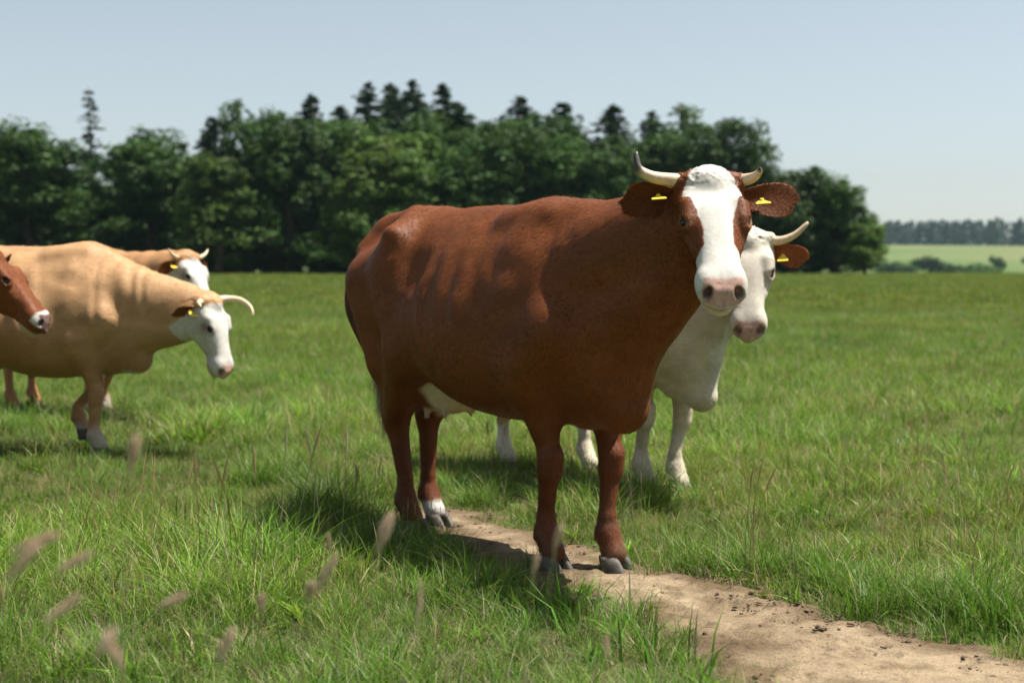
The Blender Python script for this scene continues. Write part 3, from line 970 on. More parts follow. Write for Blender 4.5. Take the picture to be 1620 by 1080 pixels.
    for rnd in range(2 if fine else 1):
        lim = (-.03, .12)[min(rnd, 1)]
        vi = np.array([v.co[:] for v in bm.verts]); hu = (vi - P) @ H
        inside = (hu[:, 0] > -.06) & (np.abs(hu[:, 1]) < .17) & (hu[:, 2] > -.24) & (hu[:, 2] < .12)
        if rnd == 1: inside &= (hu[:, 0] > .10)
        bm.verts.ensure_lookup_table()
        fe = {e for fc in bm.faces if all(inside[v.index] for v in fc.verts) for e in fc.edges}
        bmesh.ops.subdivide_edges(bm, edges=list(fe), cuts=1, use_grid_fill=True)
        bm.verts.index_update(); bm.verts.ensure_lookup_table()
        vi = np.array([v.co[:] for v in bm.verts]); hu = (vi - P) @ H
        m = np.where((hu[:, 0] > -.1) & (hu[:, 0] < .7) & (np.abs(hu[:, 1]) < .2))[0]
        for _ in range(2):
            vi[m] = project(field, vi[m], 2)
            if rnd == 0:
                ed_ = np.array([(e.verts[0].index, e.verts[1].index) for e in bm.edges]) if _ == 0 else ed_
                ac, nu = np.zeros_like(vi), np.zeros(len(vi))
                for a_, b_ in ((0, 1), (1, 0)):
                    for ax_ in range(3): ac[:, ax_] += np.bincount(ed_[:, a_], vi[ed_[:, b_], ax_], len(vi))
                    nu += np.bincount(ed_[:, a_], minlength=len(vi))
                vi[m] = vi[m] * .6 + (ac[m] / nu[m, None]) * .4
        vi[m] = project(field, vi[m], 3)
        for i in m: bm.verts[i].co = vi[i]
    bmesh.ops.triangulate(bm, faces=[fc for fc in bm.faces if len(fc.verts) > 4])
    bmesh.ops.recalc_face_normals(bm, faces=bm.faces)
    me.name = 'body'; bm.to_mesh(me); bm.free()
    me.materials.append(M_COAT)
    me.polygons.foreach_set('use_smooth', np.ones(len(me.polygons), bool))
    body = bpy.data.objects.new('body', me); col.objects.link(body); body.parent = root
    vv = np.empty(len(me.vertices) * 3, np.float32); me.vertices.foreach_get('co', vv); vv = vv.reshape(-1, 3).astype(float)
    rgba = color(vv, ((vv - P) @ H) * US)
    point_color(body, rgba)
    # hooves
    for key in ('fr', 'fl', 'hr', 'hl'):
        fx, fy, lift = feet[key]
        Vh, Fh = [], []
        for sd in (-1, 1):
            v, fc = claw(fx + .035, fy, 0.0, 1.05 if key[0] == 'f' else 1.0, sd)
            v[:, 2] += lift
            Fh += [tuple(i + len(Vh) for i in q) for q in fc]; Vh += v.tolist()
        mesh_obj('hoof', Vh, Fh, M_HOOF, root)
    # eyes
    for s in (-1, 1):
        c = hp(*(np.array([.208, s * .093, -.008]) + np.array([.122, s * .852, .507]) * .0045)); bmx = bmesh.new()
        bmesh.ops.create_uvsphere(bmx, u_segments=20, v_segments=12, radius=.0240)
        mx = bpy.data.meshes.new('eye'); bmx.to_mesh(mx); bmx.free()
        mx.transform(Matrix.Translation(Vector(c))); mx.materials.append(M_EYE)
        mx.polygons.foreach_set('use_smooth', np.ones(len(mx.polygons), bool))
        o = bpy.data.objects.new('eye', mx); col.objects.link(o); o.parent = root
    # horns
    for s, keys, r0, dark in horns:
        pts = spline([hp(a, b, c2) for a, b, c2 in keys], 26)
        tt = np.linspace(0, 1, 26)
        rad = r0 * (1 - .80 * tt ** 1.3); rad[-1] = r0 * .06; rad[-2] = r0 * .14
        v, fc = tube(pts, rad, 14)
        o = mesh_obj('horn', v, fc, M_HORN, root)
        tv = np.repeat(tt, 14)
        a = sstep(*dark, tv)[:, None]
        cc = np.array([.62, .46, .30]) * (1 - a) + np.array([.035, .028, .024]) * a
        bz = sstep(.18, .0, tv)[:, None]
        cc = cc * (1 - .35 * bz) + np.array([.30, .20, .13]) * .35 * bz
        point_color(o, np.hstack([cc, np.ones((len(cc), 1))]))
    # ears: (side, out direction in head axes, opening direction in head axes, length, colours in/out)
    for ei, (s, od, fd, L, cin, cout, tg) in enumerate(ears):
        v, fc = ear_mesh(L, L * .34)
        x = H @ np.array(od, float); x /= np.linalg.norm(x)
        z = H @ np.array(fd, float); z -= x * z.dot(x); z /= np.linalg.norm(z)
        y = np.cross(z, x)
        A = np.stack([x, y, z], 1)
        o0 = hp(.035, s * .096, -.035)
        W = v @ A.T + o0
        o = mesh_obj('ear', W, fc, M_COAT, root)
        half = len(v) // 2
        cc = np.zeros((len(v), 4)); cc[:, 3] = .6
        nz = 1 + .15 * fbm(v * 40, 5)[:, None]
        cc[:half, :3] = np.array(cin) * nz[:half]; cc[half:, :3] = np.array(cout) * nz[half:]
        point_color(o, cc)
        rr = np.random.default_rng(seed * 10 + ei)
        # hair fringe along the rim and inside the cup
        nh = 5200 if fine else 1200
        ia, ib = rr.random(nh) * 13.999, rr.random(nh) * 11.999
        ii = ia.astype(int) * 13 + ib.astype(int); fa_, fb_ = (ia % 1)[:, None], (ib % 1)[:, None]
        Wg = (W[ii] * (1 - fb_) + W[ii + 1] * fb_) * (1 - fa_) + (W[ii + 13] * (1 - fb_) + W[ii + 14] * fb_) * fa_
        u = v[ii, 0] / L
        rim = np.abs(v[ii, 1])
        rt = Wg + rr.normal(scale=.0012, size=(nh, 3))
        dr = (x[None] * (.7 + .5 * rr.random((nh, 1))) + y[None] * np.sign(v[ii, 1])[:, None] * .55 + z[None] * rr.uniform(-.05, .30, (nh, 1)) + rr.normal(scale=.2, size=(nh, 3)))
        ln = rr.uniform(.005, .011, nh)
        sv, sf = strands(rt, dr, ln, .0016 if fine else .003, np.repeat(np.array([[0, 0, -.15]]), nh, 0), seed + ei, np.repeat(z[None], nh, 0))
        ho = mesh_obj('ear_hair', sv, sf, M_HAIR, o)
        hc = np.array(cin) * .5 + np.array(cout) * .5
        k = rr.uniform(.7, 1.5, (nh, 1)); hcol = np.hstack([hc * k, np.ones((nh, 1))])
        point_color(ho, np.repeat(hcol, 5, 0))
        if tg:
            # yellow plastic tag clipped through the middle of the ear, hanging a little
            tw, tl = .052, .060
            tv = []; zoff = .010
            outl = [(-.012, 0), (.012, 0), (.016, -.014), (tw / 2, -.026), (tw / 2, -tl), (-tw / 2, -tl), (-tw / 2, -.026), (-.016, -.014)]
            tx, ty, tz = H @ np.array(tg[1], float), None, H @ np.array(tg[2], float)
            tx = tx / np.linalg.norm(tx); tz = tz - tx * tz.dot(tx); tz /= np.linalg.norm(tz); ty = np.cross(tz, tx)
            oo = o0 + A @ np.array([L * tg[0], tg[3], .012])
            for dz in (-.0015, .0015):
                for a, b in outl: tv.append(oo + tx * a + ty * b + tz * (dz + .006 * (b / tl) ** 2))
            n8 = len(outl)
            tf = [tuple(range(n8))[::-1], tuple(range(n8, 2 * n8))] + [(k2, (k2 + 1) % n8, n8 + (k2 + 1) % n8, n8 + k2) for k2 in range(n8)]
            to = mesh_obj('ear_tag', tv, tf, M_TAG, root, smooth=False)
            v2, f2 = tube([oo + tz * -.008, oo + tz * .008], [.008, .0075], 10)
            mesh_obj('tag_button', v2, f2, M_TAG, to)
    # tail
    if tail:
        pts = spline(tail['keys'], 40)
        tt = np.linspace(0, 1, 40)
        v, fc = tube(pts, .032 * (1 - tt) ** .8 + .017, 14)
        o = mesh_obj('tail', v, fc, M_COAT, root)
        point_color(o, np.tile(np.array([*tail['col'], .6]), (len(v), 1)) * np.hstack([np.repeat((1 + .25 * vnoise(np.array(v) * 30, 2))[:, None], 3, 1), np.ones((len(v), 1))]))
        rr = np.random.default_rng(seed + 77)
        nh = 1600 if fine else 600
        k = rr.integers(32, 40, nh)
        rt = pts[k] + rr.normal(scale=.012, size=(nh, 3))
        dr = np.array([0, 0, -1.]) + rr.normal(scale=.11, size=(nh, 3))
        ln = rr.uniform(.08, .17, nh)
        sv, sf = strands(rt, dr, ln, .003, rr.normal(scale=.15, size=(nh, 3)), seed)
        ho = mesh_obj('tail_switch', sv, sf, M_HAIR, root)
        c = np.array(tail['sw']) * rr.uniform(.5, 1.2, (nh, 1))
        point_color(ho, np.repeat(np.hstack([c, np.ones((nh, 1))]), 5, 0))
    # curly forelock on the poll
    if hair:
        rr = np.random.default_rng(seed + 5); nh = hair['n']
        v0 = rr.normal(scale=.05, size=nh).clip(-.1, .1); u0 = rr.normal(-.035, .018, nh).clip(-.06, .0)
        q = np.stack([u0, v0, .028 + 0 * u0], 1)
        rt = P + q @ H.T
        rt = project(field, rt, 4, .03)
        dr = np.stack([.75 + .4 * rr.random(nh), v0 * 7 + rr.normal(scale=.3, size=nh), .05 + .22 * rr.random(nh)], 1)
        ln = rr.uniform(.006, .018, nh) * sstep(.10, -.02, u0) + .006
        bend = np.stack([.9 + 0 * u0, rr.normal(scale=.4, size=nh), -.7 + 0 * u0], 1)
        sv, sf = strands(rt, dr @ H.T, ln, .0022, bend @ H.T, seed, np.stack([-u0 * 0 - .3, v0 * 5, 1 + 0 * u0], 1) @ H.T)
        ho = mesh_obj('forelock', sv, sf, M_HAIR, root)
        c = np.where((np.abs(v0) < hair['half'])[:, None], np.array(hair['white']), np.array(hair['side'])) * rr.uniform(.9, 1.2, (nh, 1))
        point_color(ho, np.repeat(np.hstack([c, np.ones((nh, 1))]), 5, 0))
    # short coat hair: fuzz that softens the outline
    nf = 110000 if fine else 26000
    rr = np.random.default_rng(seed + 9)
    fa = np.empty(len(me.polygons)); me.polygons.foreach_get('area', fa)
    fcn = np.empty(len(me.polygons) * 3); me.polygons.foreach_get('center', fcn); fcn = fcn.reshape(-1, 3)
    fn_ = np.empty(len(me.polygons) * 3); me.polygons.foreach_get('normal', fn_); fn_ = fn_.reshape(-1, 3)
    lst = np.empty(len(me.polygons), np.int32); me.polygons.foreach_get('loop_start', lst)
    lvi = np.empty(len(me.loops), np.int32); me.loops.foreach_get('vertex_index', lvi); fv = lvi[lst]
    ok = rgba[fv, 3] > .5
    hu_c = (fcn - P) @ H
    hd = (hu_c[:, 0] > -.06) & (np.abs(hu_c[:, 1]) < .2) & (hu_c[:, 2] > -.3)
    pale = rgba[fv, 1] > .32
    pr = fa * ok * np.where(hd, np.where(pale, 0.0, 1.6), np.where(pale, .35, 1.0)); pr /= pr.sum()
    fi = rr.choice(len(fa), nf, p=pr)
    sz = np.sqrt(fa[fi])[:, None]
    rt = fcn[fi] + rr.normal(scale=.5, size=(nf, 3)) * sz
    rt -= ((rt - fcn[fi]) * fn_[fi]).sum(1)[:, None] * fn_[fi]
    flow = np.where(hd[fi][:, None], (H @ np.array([.6, 0, .0]))[None], np.array([[-.7, 0, -.8]]))
    dr = flow + fn_[fi] * rr.uniform(.10, .38, (nf, 1)) + rr.normal(scale=.16, size=(nf, 3))
    dn = (dr * fn_[fi]).sum(1)[:, None]
    dr = dr - dn * fn_[fi] + fn_[fi] * np.clip(np.abs(dn), .10, .34)
    ln = rr.uniform(.008, .017, nf) * np.where(hd[fi], .7, 1.0)
    sv, sf = strands(rt, dr, ln, .0013 if fine else .0026, -fn_[fi] * .15, seed + 3, fn_[fi])
    ho = mesh_obj('coat_hair', sv, sf, M_HAIR, body)
    tag(ho, kind='stuff')
    c = rgba[fv[fi], :3] * rr.uniform(.86, 1.16, (nf, 1))
    point_color(ho, np.repeat(np.hstack([c, np.ones((nf, 1))]), 5, 0))
    return root
BROWN, DARKB = np.array([.156, .0465, .0130]), np.array([.075, .022, .010])
WHITE, CREAM = np.array([.52, .498, .455]), np.array([.60, .47, .33])
PINK, TAN = np.array([.52, .33, .27]), np.array([.455, .270, .135])

def blend(c, col_, m): return c * (1 - m[:, None]) + np.asarray(col_) * m[:, None]

def muzzle(c, H, rough, pink=PINK, dark=(.16, .09, .075)):
    u, v, w = H.T
    hn = (u > .2) & (u < .62) & (np.abs(v) < .13) & (w > -.24) & (w < .1)
    m = hn * sstep(.478, .490, u + .10 * np.abs(v)) * sstep(-.090, -.082, w) * sstep(.073, .064, np.abs(v) + .25 * np.clip(-w - .07, 0, 1))
    c = blend(c, pink, m)
    sp = hn * m * sstep(.05, .35, fbm(H * 55, 4))
    c = blend(c, np.asarray(dark), sp * .4)
    nos = hn * np.max([np.exp(-(((u - .515) / .026) ** 2 + ((v - s * .052) / .016) ** 2 + ((w + .056) / .020) ** 2)) for s in (-1, 1)], 0)
    c = blend(c, (.03, .016, .014), np.clip(nos * 1.3, 0, 1))
    lip = hn * np.exp(-((w + .131) / .005) ** 2) * (u > .38)
    c = blend(c, (.12, .065, .05), lip * .95)
    ch = hn * sstep(-.128, -.138, w) * (u > .40)
    c = blend(c, (.55, .42, .27), ch * .75)
    rough = np.where(m > .5, .38, rough)
    return c, rough

def lids(c, H, col_=(.04, .02, .014)):
    u, v, w = H.T
    e = np.exp(-(((u - .210) / .030) ** 2 + ((w - .008) / .017) ** 2) ** 2) * (np.abs(v) > .085) * (np.abs(v) < .15)
    return blend(c, col_, np.clip(e * 1.2, 0, 1) * .85)

def color_main(Vx, H):
    u, v, w = H.T
    x, y, z = Vx.T
    n = fbm(Vx * 14, 11); nf = fbm(Vx * 60, 12)
    c = np.tile(BROWN, (len(Vx), 1)) * (1 + .10 * fbm(Vx * 5, 3)[:, None])
    c = blend(c, (.20, .145, .09), .5 * sstep(-.1, .45, fbm(Vx * 13, 17)) * sstep(.34, .10, z))           # dust on the feet
    c = blend(c, DARKB, .45 * sstep(.66, .40, z))                               # legs darker than the coat, deepened to paint in the body's shade
    # pale udder, groin and a thin belly seam
    m = sstep(.84, .79, z + .04 * n) * sstep(.50, .54, z) * sstep(.27, .22, np.abs(x + .40)) * sstep(.185, .165, np.abs(y) + .015 * n) * (1 - (y < -.04) * sstep(-.36, -.41, x + .02 * n))
    c = blend(c, CREAM, m)
    m = sstep(.605, .595, z + .01 * n) * sstep(.13, .08, np.abs(y)) * (x < .35) * (x > -.5)
    c = blend(c, CREAM * .8, m * .8)
    m = sstep(.135, .11, z + .03 * n) * (x < -.4) * (y > 0)
    c = blend(c, WHITE * .9, m)
    hd = (u > -.12) & (u < .62) & (np.abs(v) < .16) & (w > -.26) & (w < .13)
    half = np.interp(u, [-.06, 0, .08, .12, .18, .26, .33, .355, .385], [.052, .078, .106, .088, .066, .050, .052, .072, .3])
    half = half + .006 * n + .004 * nf
    up = sstep(-.10, -.085, w + .006 * n)
    up = np.maximum(up, sstep(.36, .385, u + .012 * n))
    m = hd * sstep(.004, -.004, np.abs(v) - half) * up
    c = blend(c, WHITE, m)
    rough = np.full(len(Vx), .56)
    c, rough = muzzle(c, H * 1, rough)
    c = lids(c, H, (.24, .125, .07))
    return np.hstack([np.clip(c, .002, 1), rough[:, None]])

def color_white(Vx, H):
    n = fbm(Vx * 6, 21)
    c = np.tile(np.array([.56, .49, .375]), (len(Vx), 1)) * (1 + .07 * n[:, None])
    x, y, z = Vx.T
    c = blend(c, (.30, .24, .17), .55 * sstep(.1, .5, fbm(Vx * 9, 30)) * sstep(.7, .2, z))     # mud
    u = H[:, 0]
    hd = (u > 0) & (u < .6) & (np.abs(H[:, 1]) < .2)
    c = blend(c, WHITE * np.array([1, .97, .92]), hd * .7)
    c = blend(c, (.45, .30, .19), hd * .55 * np.exp(-((u - .21) / .05) ** 2 - ((H[:, 2] + .02) / .05) ** 2) * (np.abs(H[:, 1]) > .07))
    rough = np.full(len(Vx), .58)
    c, rough = muzzle(c, H, rough, PINK * 1.05)
    return np.hstack([np.clip(lids(c, H, (.10, .06, .05)), .002, 1), rough[:, None]])

def color_tan(base, head_from=.02, eye=(.20, .13, .09), soft=.03):
    def fn(Vx, H):
        n = fbm(Vx * 7, 31); x, y, z = Vx.T; u, v, w = H.T
        c = np.tile(np.asarray(base), (len(Vx), 1)) * (1 + .12 * n[:, None])
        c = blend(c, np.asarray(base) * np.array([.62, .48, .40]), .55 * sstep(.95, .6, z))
        c = blend(c, WHITE * .75, .7 * sstep(.24, .17, z + .05 * n) * (x > 0))
        c = blend(c, WHITE * .85, sstep(.615, .585, z + .03 * n) * (x > .68) * (np.abs(y) < .08))
        hd = (u > -.1) & (u < .62) & (np.abs(v) < .2) & (w > -.27) & (w < .13)
        m = hd * sstep(head_from, head_from + soft, u + .02 * n - .25 * np.clip(-w - .08, 0, 1) * 1.0)
        c = blend(c, WHITE, m)
        ep = hd * np.exp(-(((u - .175) / .045) ** 2 + ((w + .025) / .035) ** 2)) * (np.abs(v) > .06)
        c = blend(c, eye, np.clip(ep * 1.1, 0, 1) * .8)
        rough = np.full(len(Vx), .57)
        c, rough = muzzle(c, H, rough)
        return np.hstack([np.clip(lids(c, H), .002, 1), rough[:, None]])
    return fn

def color_red(Vx, H):
    n = fbm(Vx * 12, 41); u, v, w = H.T
    c = np.tile(BROWN * 1.05, (len(Vx), 1)) * (1 + .1 * fbm(Vx * 5, 43)[:, None])
    hd = (u > -.1) & (u < .62) & (np.abs(v) < .2) & (w > -.27) & (w < .13)
    c = blend(c, WHITE, hd * sstep(.452, .47, u + .01 * n) * sstep(-.085, -.07, w))
    rough = np.full(len(Vx), .56)
    c, rough = muzzle(c, H, rough, np.array([.10, .06, .05]))
    return np.hstack([np.clip(lids(c, H), .002, 1), rough[:, None]])

EAR_IN, EAR_OUT = BROWN * .75, BROWN * 1.1
TAGP = (.40, (0, 1, .1), (-.40, 0, .85), -.012)
G_COW = 'cattle grazing on the meadow'

cow = make_cow('cow', (-.04, 6.05, 0), R(-53), (1.20, .03, 1.515), R(-36), R(44), 0,
    feet=dict(fr=(.44, -.09, 0), fl=(.60, .095, 0), hr=(-.57, -.085, 0), hl=(-.66, .10, 0)), color=color_main,
    horns=[(-1, [(-.012, -.075, .004), (-.012, -.13, .012), (-.018, -.205, .022), (-.038, -.252, .042), (-.078, -.262, .066), (-.098, -.258, .078)], .028, (.50, .62)),
           (1, [(-.012, .075, .004), (-.010, .115, .012), (.012, .150, .045), (.040, .160, .090), (.055, .155, .125)], .027, (.80, .95))],
    ears=[(-1, (-.06, -1, -.10), (.62, -.1, .45), .215, EAR_IN, EAR_OUT, TAGP), (1, (-.04, 1, -.05), (.42, .0, .80), .225, EAR_IN, EAR_OUT, TAGP)],
    tail=dict(keys=[(-.84, 0, 1.385), (-.97, -.03, 1.35), (-1.06, -.08, 1.20), (-1.08, -.10, 1.04), (-1.0, -.08, .88), (-.91, -.04, .72), (-.86, -.03, .56)], col=DARKB * 1.2, sw=(.42, .33, .24)),
    hair=dict(n=420, white=WHITE * 1.1, side=BROWN * .8, half=.075), seed=1)
tag(cow, 'large red-brown cow with white blaze standing on the dirt path, head turned', 'cow', G_COW)

cow2 = make_cow('cow', (.54, 7.97, 0), R(-56), (1.07, .05, 1.36), R(-42), R(56), 0,
    feet=dict(fr=(.36, -.03, 0), fl=(.52, .07, 0), hr=(-.74, -.17, 0), hl=(-.34, .14, 0)), color=color_white, brisket=.11,
    horns=[(-1, [(-.012, -.075, .004), (-.005, -.14, .01), (-.02, -.21, .03), (-.06, -.27, .06)], .026, (.9, 1.0)),
           (1, [(-.012, .075, .004), (.005, .15, .008), (-.012, .22, .028), (-.055, .275, .055), (-.075, .29, .065)], .026, (.92, 1.0))],
    ears=[(-1, (.22, -1, -.1), (.5, 0, .7), .185, BROWN * 1.7, BROWN * 2.0, TAGP), (1, (.22, 1, -.08), (.45, 0, .8), .195, BROWN * 1.7, BROWN * 2.0, TAGP)],
    tail=dict(keys=[(-.84, 0, 1.385), (-.96, 0, 1.36), (-1.03, 0, 1.20), (-1.03, 0, 1.02), (-1.0, 0, .85), (-.98, 0, .72), (-.97, 0, .60)], col=(.55, .48, .38), sw=(.5, .44, .35)),
    seed=2, fine=False)
tag(cow2, 'creamy white horned cow standing behind the large red-brown cow', 'cow', G_COW)

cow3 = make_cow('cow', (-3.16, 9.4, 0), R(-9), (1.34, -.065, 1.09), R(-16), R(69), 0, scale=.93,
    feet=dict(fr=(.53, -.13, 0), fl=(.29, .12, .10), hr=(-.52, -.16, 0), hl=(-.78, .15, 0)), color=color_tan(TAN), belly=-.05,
    horns=[(-1, [(-.012, -.075, .004), (-.0, -.13, .012), (.02, -.19, .04), (.06, -.215, .07)], .027, (.95, 1.0)),
           (1, [(-.012, .075, .004), (-.008, .14, .04), (.030, .19, .11), (.105, .20, .165), (.185, .18, .180)], .028, (.95, 1.0))],
    ears=[(-1, (-.05, -.75, -.62), (.75, -.45, .1), .185, BROWN * 1.1, TAN * .8, TAGP), (1, (-.05, .8, -.55), (.75, .4, .1), .185, BROWN * 1.1, TAN * .8, TAGP)],
    tail=dict(keys=[(-.84, 0, 1.385), (-.96, 0, 1.36), (-1.03, 0, 1.20), (-1.03, 0, 1.02), (-1.0, 0, .85), (-.98, 0, .72), (-.97, 0, .60)], col=TAN * .8, sw=(.5, .44, .35)),
    seed=3, fine=False)
tag(cow3, 'tan cow with lowered white face and down-curved horn walking through grass', 'cow', G_COW)

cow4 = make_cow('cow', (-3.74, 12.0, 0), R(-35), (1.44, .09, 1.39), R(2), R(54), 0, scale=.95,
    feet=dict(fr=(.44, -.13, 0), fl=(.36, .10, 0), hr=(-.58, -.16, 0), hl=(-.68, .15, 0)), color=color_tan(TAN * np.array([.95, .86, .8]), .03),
    horns=[(-1, [(-.012, -.075, .004), (-.0, -.13, .01), (-.02, -.19, .03), (-.06, -.22, .05)], .025, (.95, 1.0)),
           (1, [(-.012, .075, .004), (-.0, .13, .01), (-.02, .19, .03), (-.065, .235, .05)], .025, (.95, 1.0))],
    ears=[(-1, (.10, -.9, -.35), (.6, -.2, .5), .185, BROWN * 1.1, BROWN * 1.5, TAGP), (1, (.1, .9, -.35), (.6, .2, .5), .185, BROWN * 1.1, BROWN * 1.5, TAGP)],
    tail=dict(keys=[(-.84, 0, 1.385), (-.96, 0, 1.36), (-1.03, 0, 1.20), (-1.03, 0, 1.02), (-1.0, 0, .85), (-.98, 0, .72), (-.97, 0, .60)], col=TAN * .6, sw=(.5, .44, .35)),
    seed=4, fine=False)
tag(cow4, 'white-faced tan cow with upright horn looking over the back of another', 'cow', G_COW)

cow5 = make_cow('cow', (-4.20, 8.25, 0), R(-4), (1.22, -.02, 1.285), R(-4), R(42), 0,
    feet=dict(fr=(.48, -.13, 0), fl=(.62, .12, 0), hr=(-.58, -.16, 0), hl=(-.68, .15, 0)), color=color_red,
    ears=[(-1, (-.15, -.7, .05), (.7, -.5, .2), .18, EAR_IN, EAR_OUT, None), (1, (-.15, .7, .05), (.7, .5, .2), .18, EAR_IN, EAR_OUT, None)],
    tail=dict(keys=[(-.84, 0, 1.385), (-.96, 0, 1.36), (-1.03, 0, 1.20), (-1.03, 0, 1.02), (-1.0, 0, .85), (-.98, 0, .72), (-.97, 0, .60)], col=DARKB, sw=(.4, .32, .24)),
    seed=5, fine=False)
tag(cow5, 'dark red-brown cow with white-tipped muzzle reaching in beside the tan cow', 'cow', G_COW)
# ================================================================== grass
def grass_material():
    t = NT('grass_blades')
    at = t.n('ShaderNodeVertexColor', layer_name='Col')
    ti = t.n('ShaderNodeAttribute', attribute_type='INSTANCER', attribute_name='tint')
    hs = t.n('ShaderNodeMix', data_type='RGBA', blend_type='MULTIPLY'); hs.inputs[0].default_value = 1
    t.l(at.outputs[0], hs.inputs[6]); t.l(ti.outputs['Color'], hs.inputs[7])
    b = t.n('ShaderNodeBsdfPrincipled'); b.inputs['Roughness'].default_value = 0.45; b.inputs['Specular IOR Level'].default_value = 0.2
    t.l(hs.outputs[2], b.inputs['Base Color'])
    tr = t.n('ShaderNodeBsdfTranslucent'); t.l(hs.outputs[2], tr.inputs[0])
    mx = t.n('ShaderNodeMixShader'); mx.inputs[0].default_value = 0.42
    t.l(b.outputs[0], mx.inputs[1]); t.l(tr.outputs[0], mx.inputs[2]); t.l(mx.outputs[0], t.out.inputs[0])
    return t.m
M_GRASS = grass_material()
GREEN = np.array([.132, .222, .021]); GREEN2 = np.array([.082, .176, .017]); STRAW = np.array([.42, .36, .20]); GREY = np.array([.175, .24, .06])

def blades(seed, n, rad, h, w, lean, segs=3, dry=.12, spread=.5):
    """one tuft: n curved tapering blades"""
    r = np.random.default_rng(seed)
    V, F, C = [], [], []
    for i in range(n):
        a = r.uniform(0, 2 * math.pi); q = rad * math.sqrt(r.random())
        x, y = q * math.cos(a), q * math.sin(a)
        H = h * r.uniform(.45, 1.15); W = w * r.uniform(.6, 1.25)
        la = a + r.normal() * 1.0; ln = lean * r.uniform(.1, 1.6)
        sa = la + math.pi / 2 + r.normal() * .6
        sx, sy = math.cos(sa), math.sin(sa)
        rr = r.random()
        c = (STRAW * r.uniform(.5, 1.0)) if rr < dry else (GREY if rr < dry + .16 else GREEN * (1 - (k := r.random())) + GREEN2 * k) * r.uniform(.75, 1.3)
        b0 = len(V)
        for s in range(segs):
            t = s / segs
            ox = ln * H * t * t; z = H * (t - .28 * ln * t * t)
            ww = W * (1 - t ** 1.6) * .5
            px, py = x + math.cos(la) * ox, y + math.sin(la) * ox
            V += [(px - sx * ww, py - sy * ww, z), (px + sx * ww, py + sy * ww, z)]
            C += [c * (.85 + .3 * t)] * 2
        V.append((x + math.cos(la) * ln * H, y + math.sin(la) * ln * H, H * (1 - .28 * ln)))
        C.append(c * 1.2)
        for s in range(segs - 1):
            F.append((b0 + 2 * s, b0 + 2 * s + 1, b0 + 2 * s + 3, b0 + 2 * s + 2))
        e = b0 + 2 * (segs - 1)
        F.append((e, e + 1, b0 + 2 * segs))
    return V, F, C

def seed_stems(seed, n, rad, h, V, F, C):
    """thin dry flowering stems with a narrow panicle"""
    r = np.random.default_rng(seed)
    for i in range(n):
        a = r.uniform(0, 6.28); q = rad * r.random()
        H = h * r.uniform(.7, 1.2); la = r.uniform(0, 6.28); ln = r.uniform(.05, .3)
        p = [np.array([q * math.cos(a) + math.cos(la) * ln * H * t * t, q * math.sin(a) + math.sin(la) * ln * H * t * t, H * t]) for t in (0, .4, .75, .86, 1.0)]
        w = [.0014, .0012, .0010, .0032, .0004]; c = STRAW * r.uniform(.6, 1.0) * np.array([1, .97, .9])
        for s in (np.array([1, 0, 0]), np.array([0, 1, 0])):
            b = len(V)
            for pp, ww in zip(p, w): V += [pp - s * ww, pp + s * ww]; C += [c, c]
            for k in range(4): F.append((b + 2 * k, b + 2 * k + 1, b + 2 * k + 3, b + 2 * k + 2))
    return V, F, C

tuft_coll = bpy.data.collections.new('grass_sources')
def add_tuft(i, data):
    V, F, C = data
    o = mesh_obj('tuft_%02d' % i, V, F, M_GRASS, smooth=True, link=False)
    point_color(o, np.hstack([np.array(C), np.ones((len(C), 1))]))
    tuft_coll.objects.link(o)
ti = 0
for k in range(5): add_tuft(ti, blades(300 + k, 38, .085, .088, .0032, .75, 3, dry=.20)); ti += 1       # 0-4 near turf
for k in range(2): add_tuft(ti, blades(310 + k, 44, .06, .175, .0040, .85, 4, dry=.08)); ti += 1          # 5-6 tall tussock
for k in range(2): add_tuft(ti, blades(320 + k, 30, .09, .09, .0032, 1.0, 3, dry=.85)); ti += 1          # 7-8 dry thatch
add_tuft(ti, seed_stems(330, 5, .08, .32, *blades(331, 14, .07, .11, .0040, .5, 3, dry=.2))); ti += 1     # 9 seed stems
for k in range(3): add_tuft(ti, blades(340 + k, 54, .20, .16, .0085, .6, 2, dry=.10)); ti += 1           # 10-12 middle distance
for k in range(2): add_tuft(ti, blades(350 + k, 70, .48, .17, .024, .6, 2, dry=.14)); ti += 1            # 13-14 far

add_tuft(ti, blades(360, 13, .012, .105, .019, 1.35, 4, dry=.04)); ti += 1                                # 15 broad-leaved weed rosette

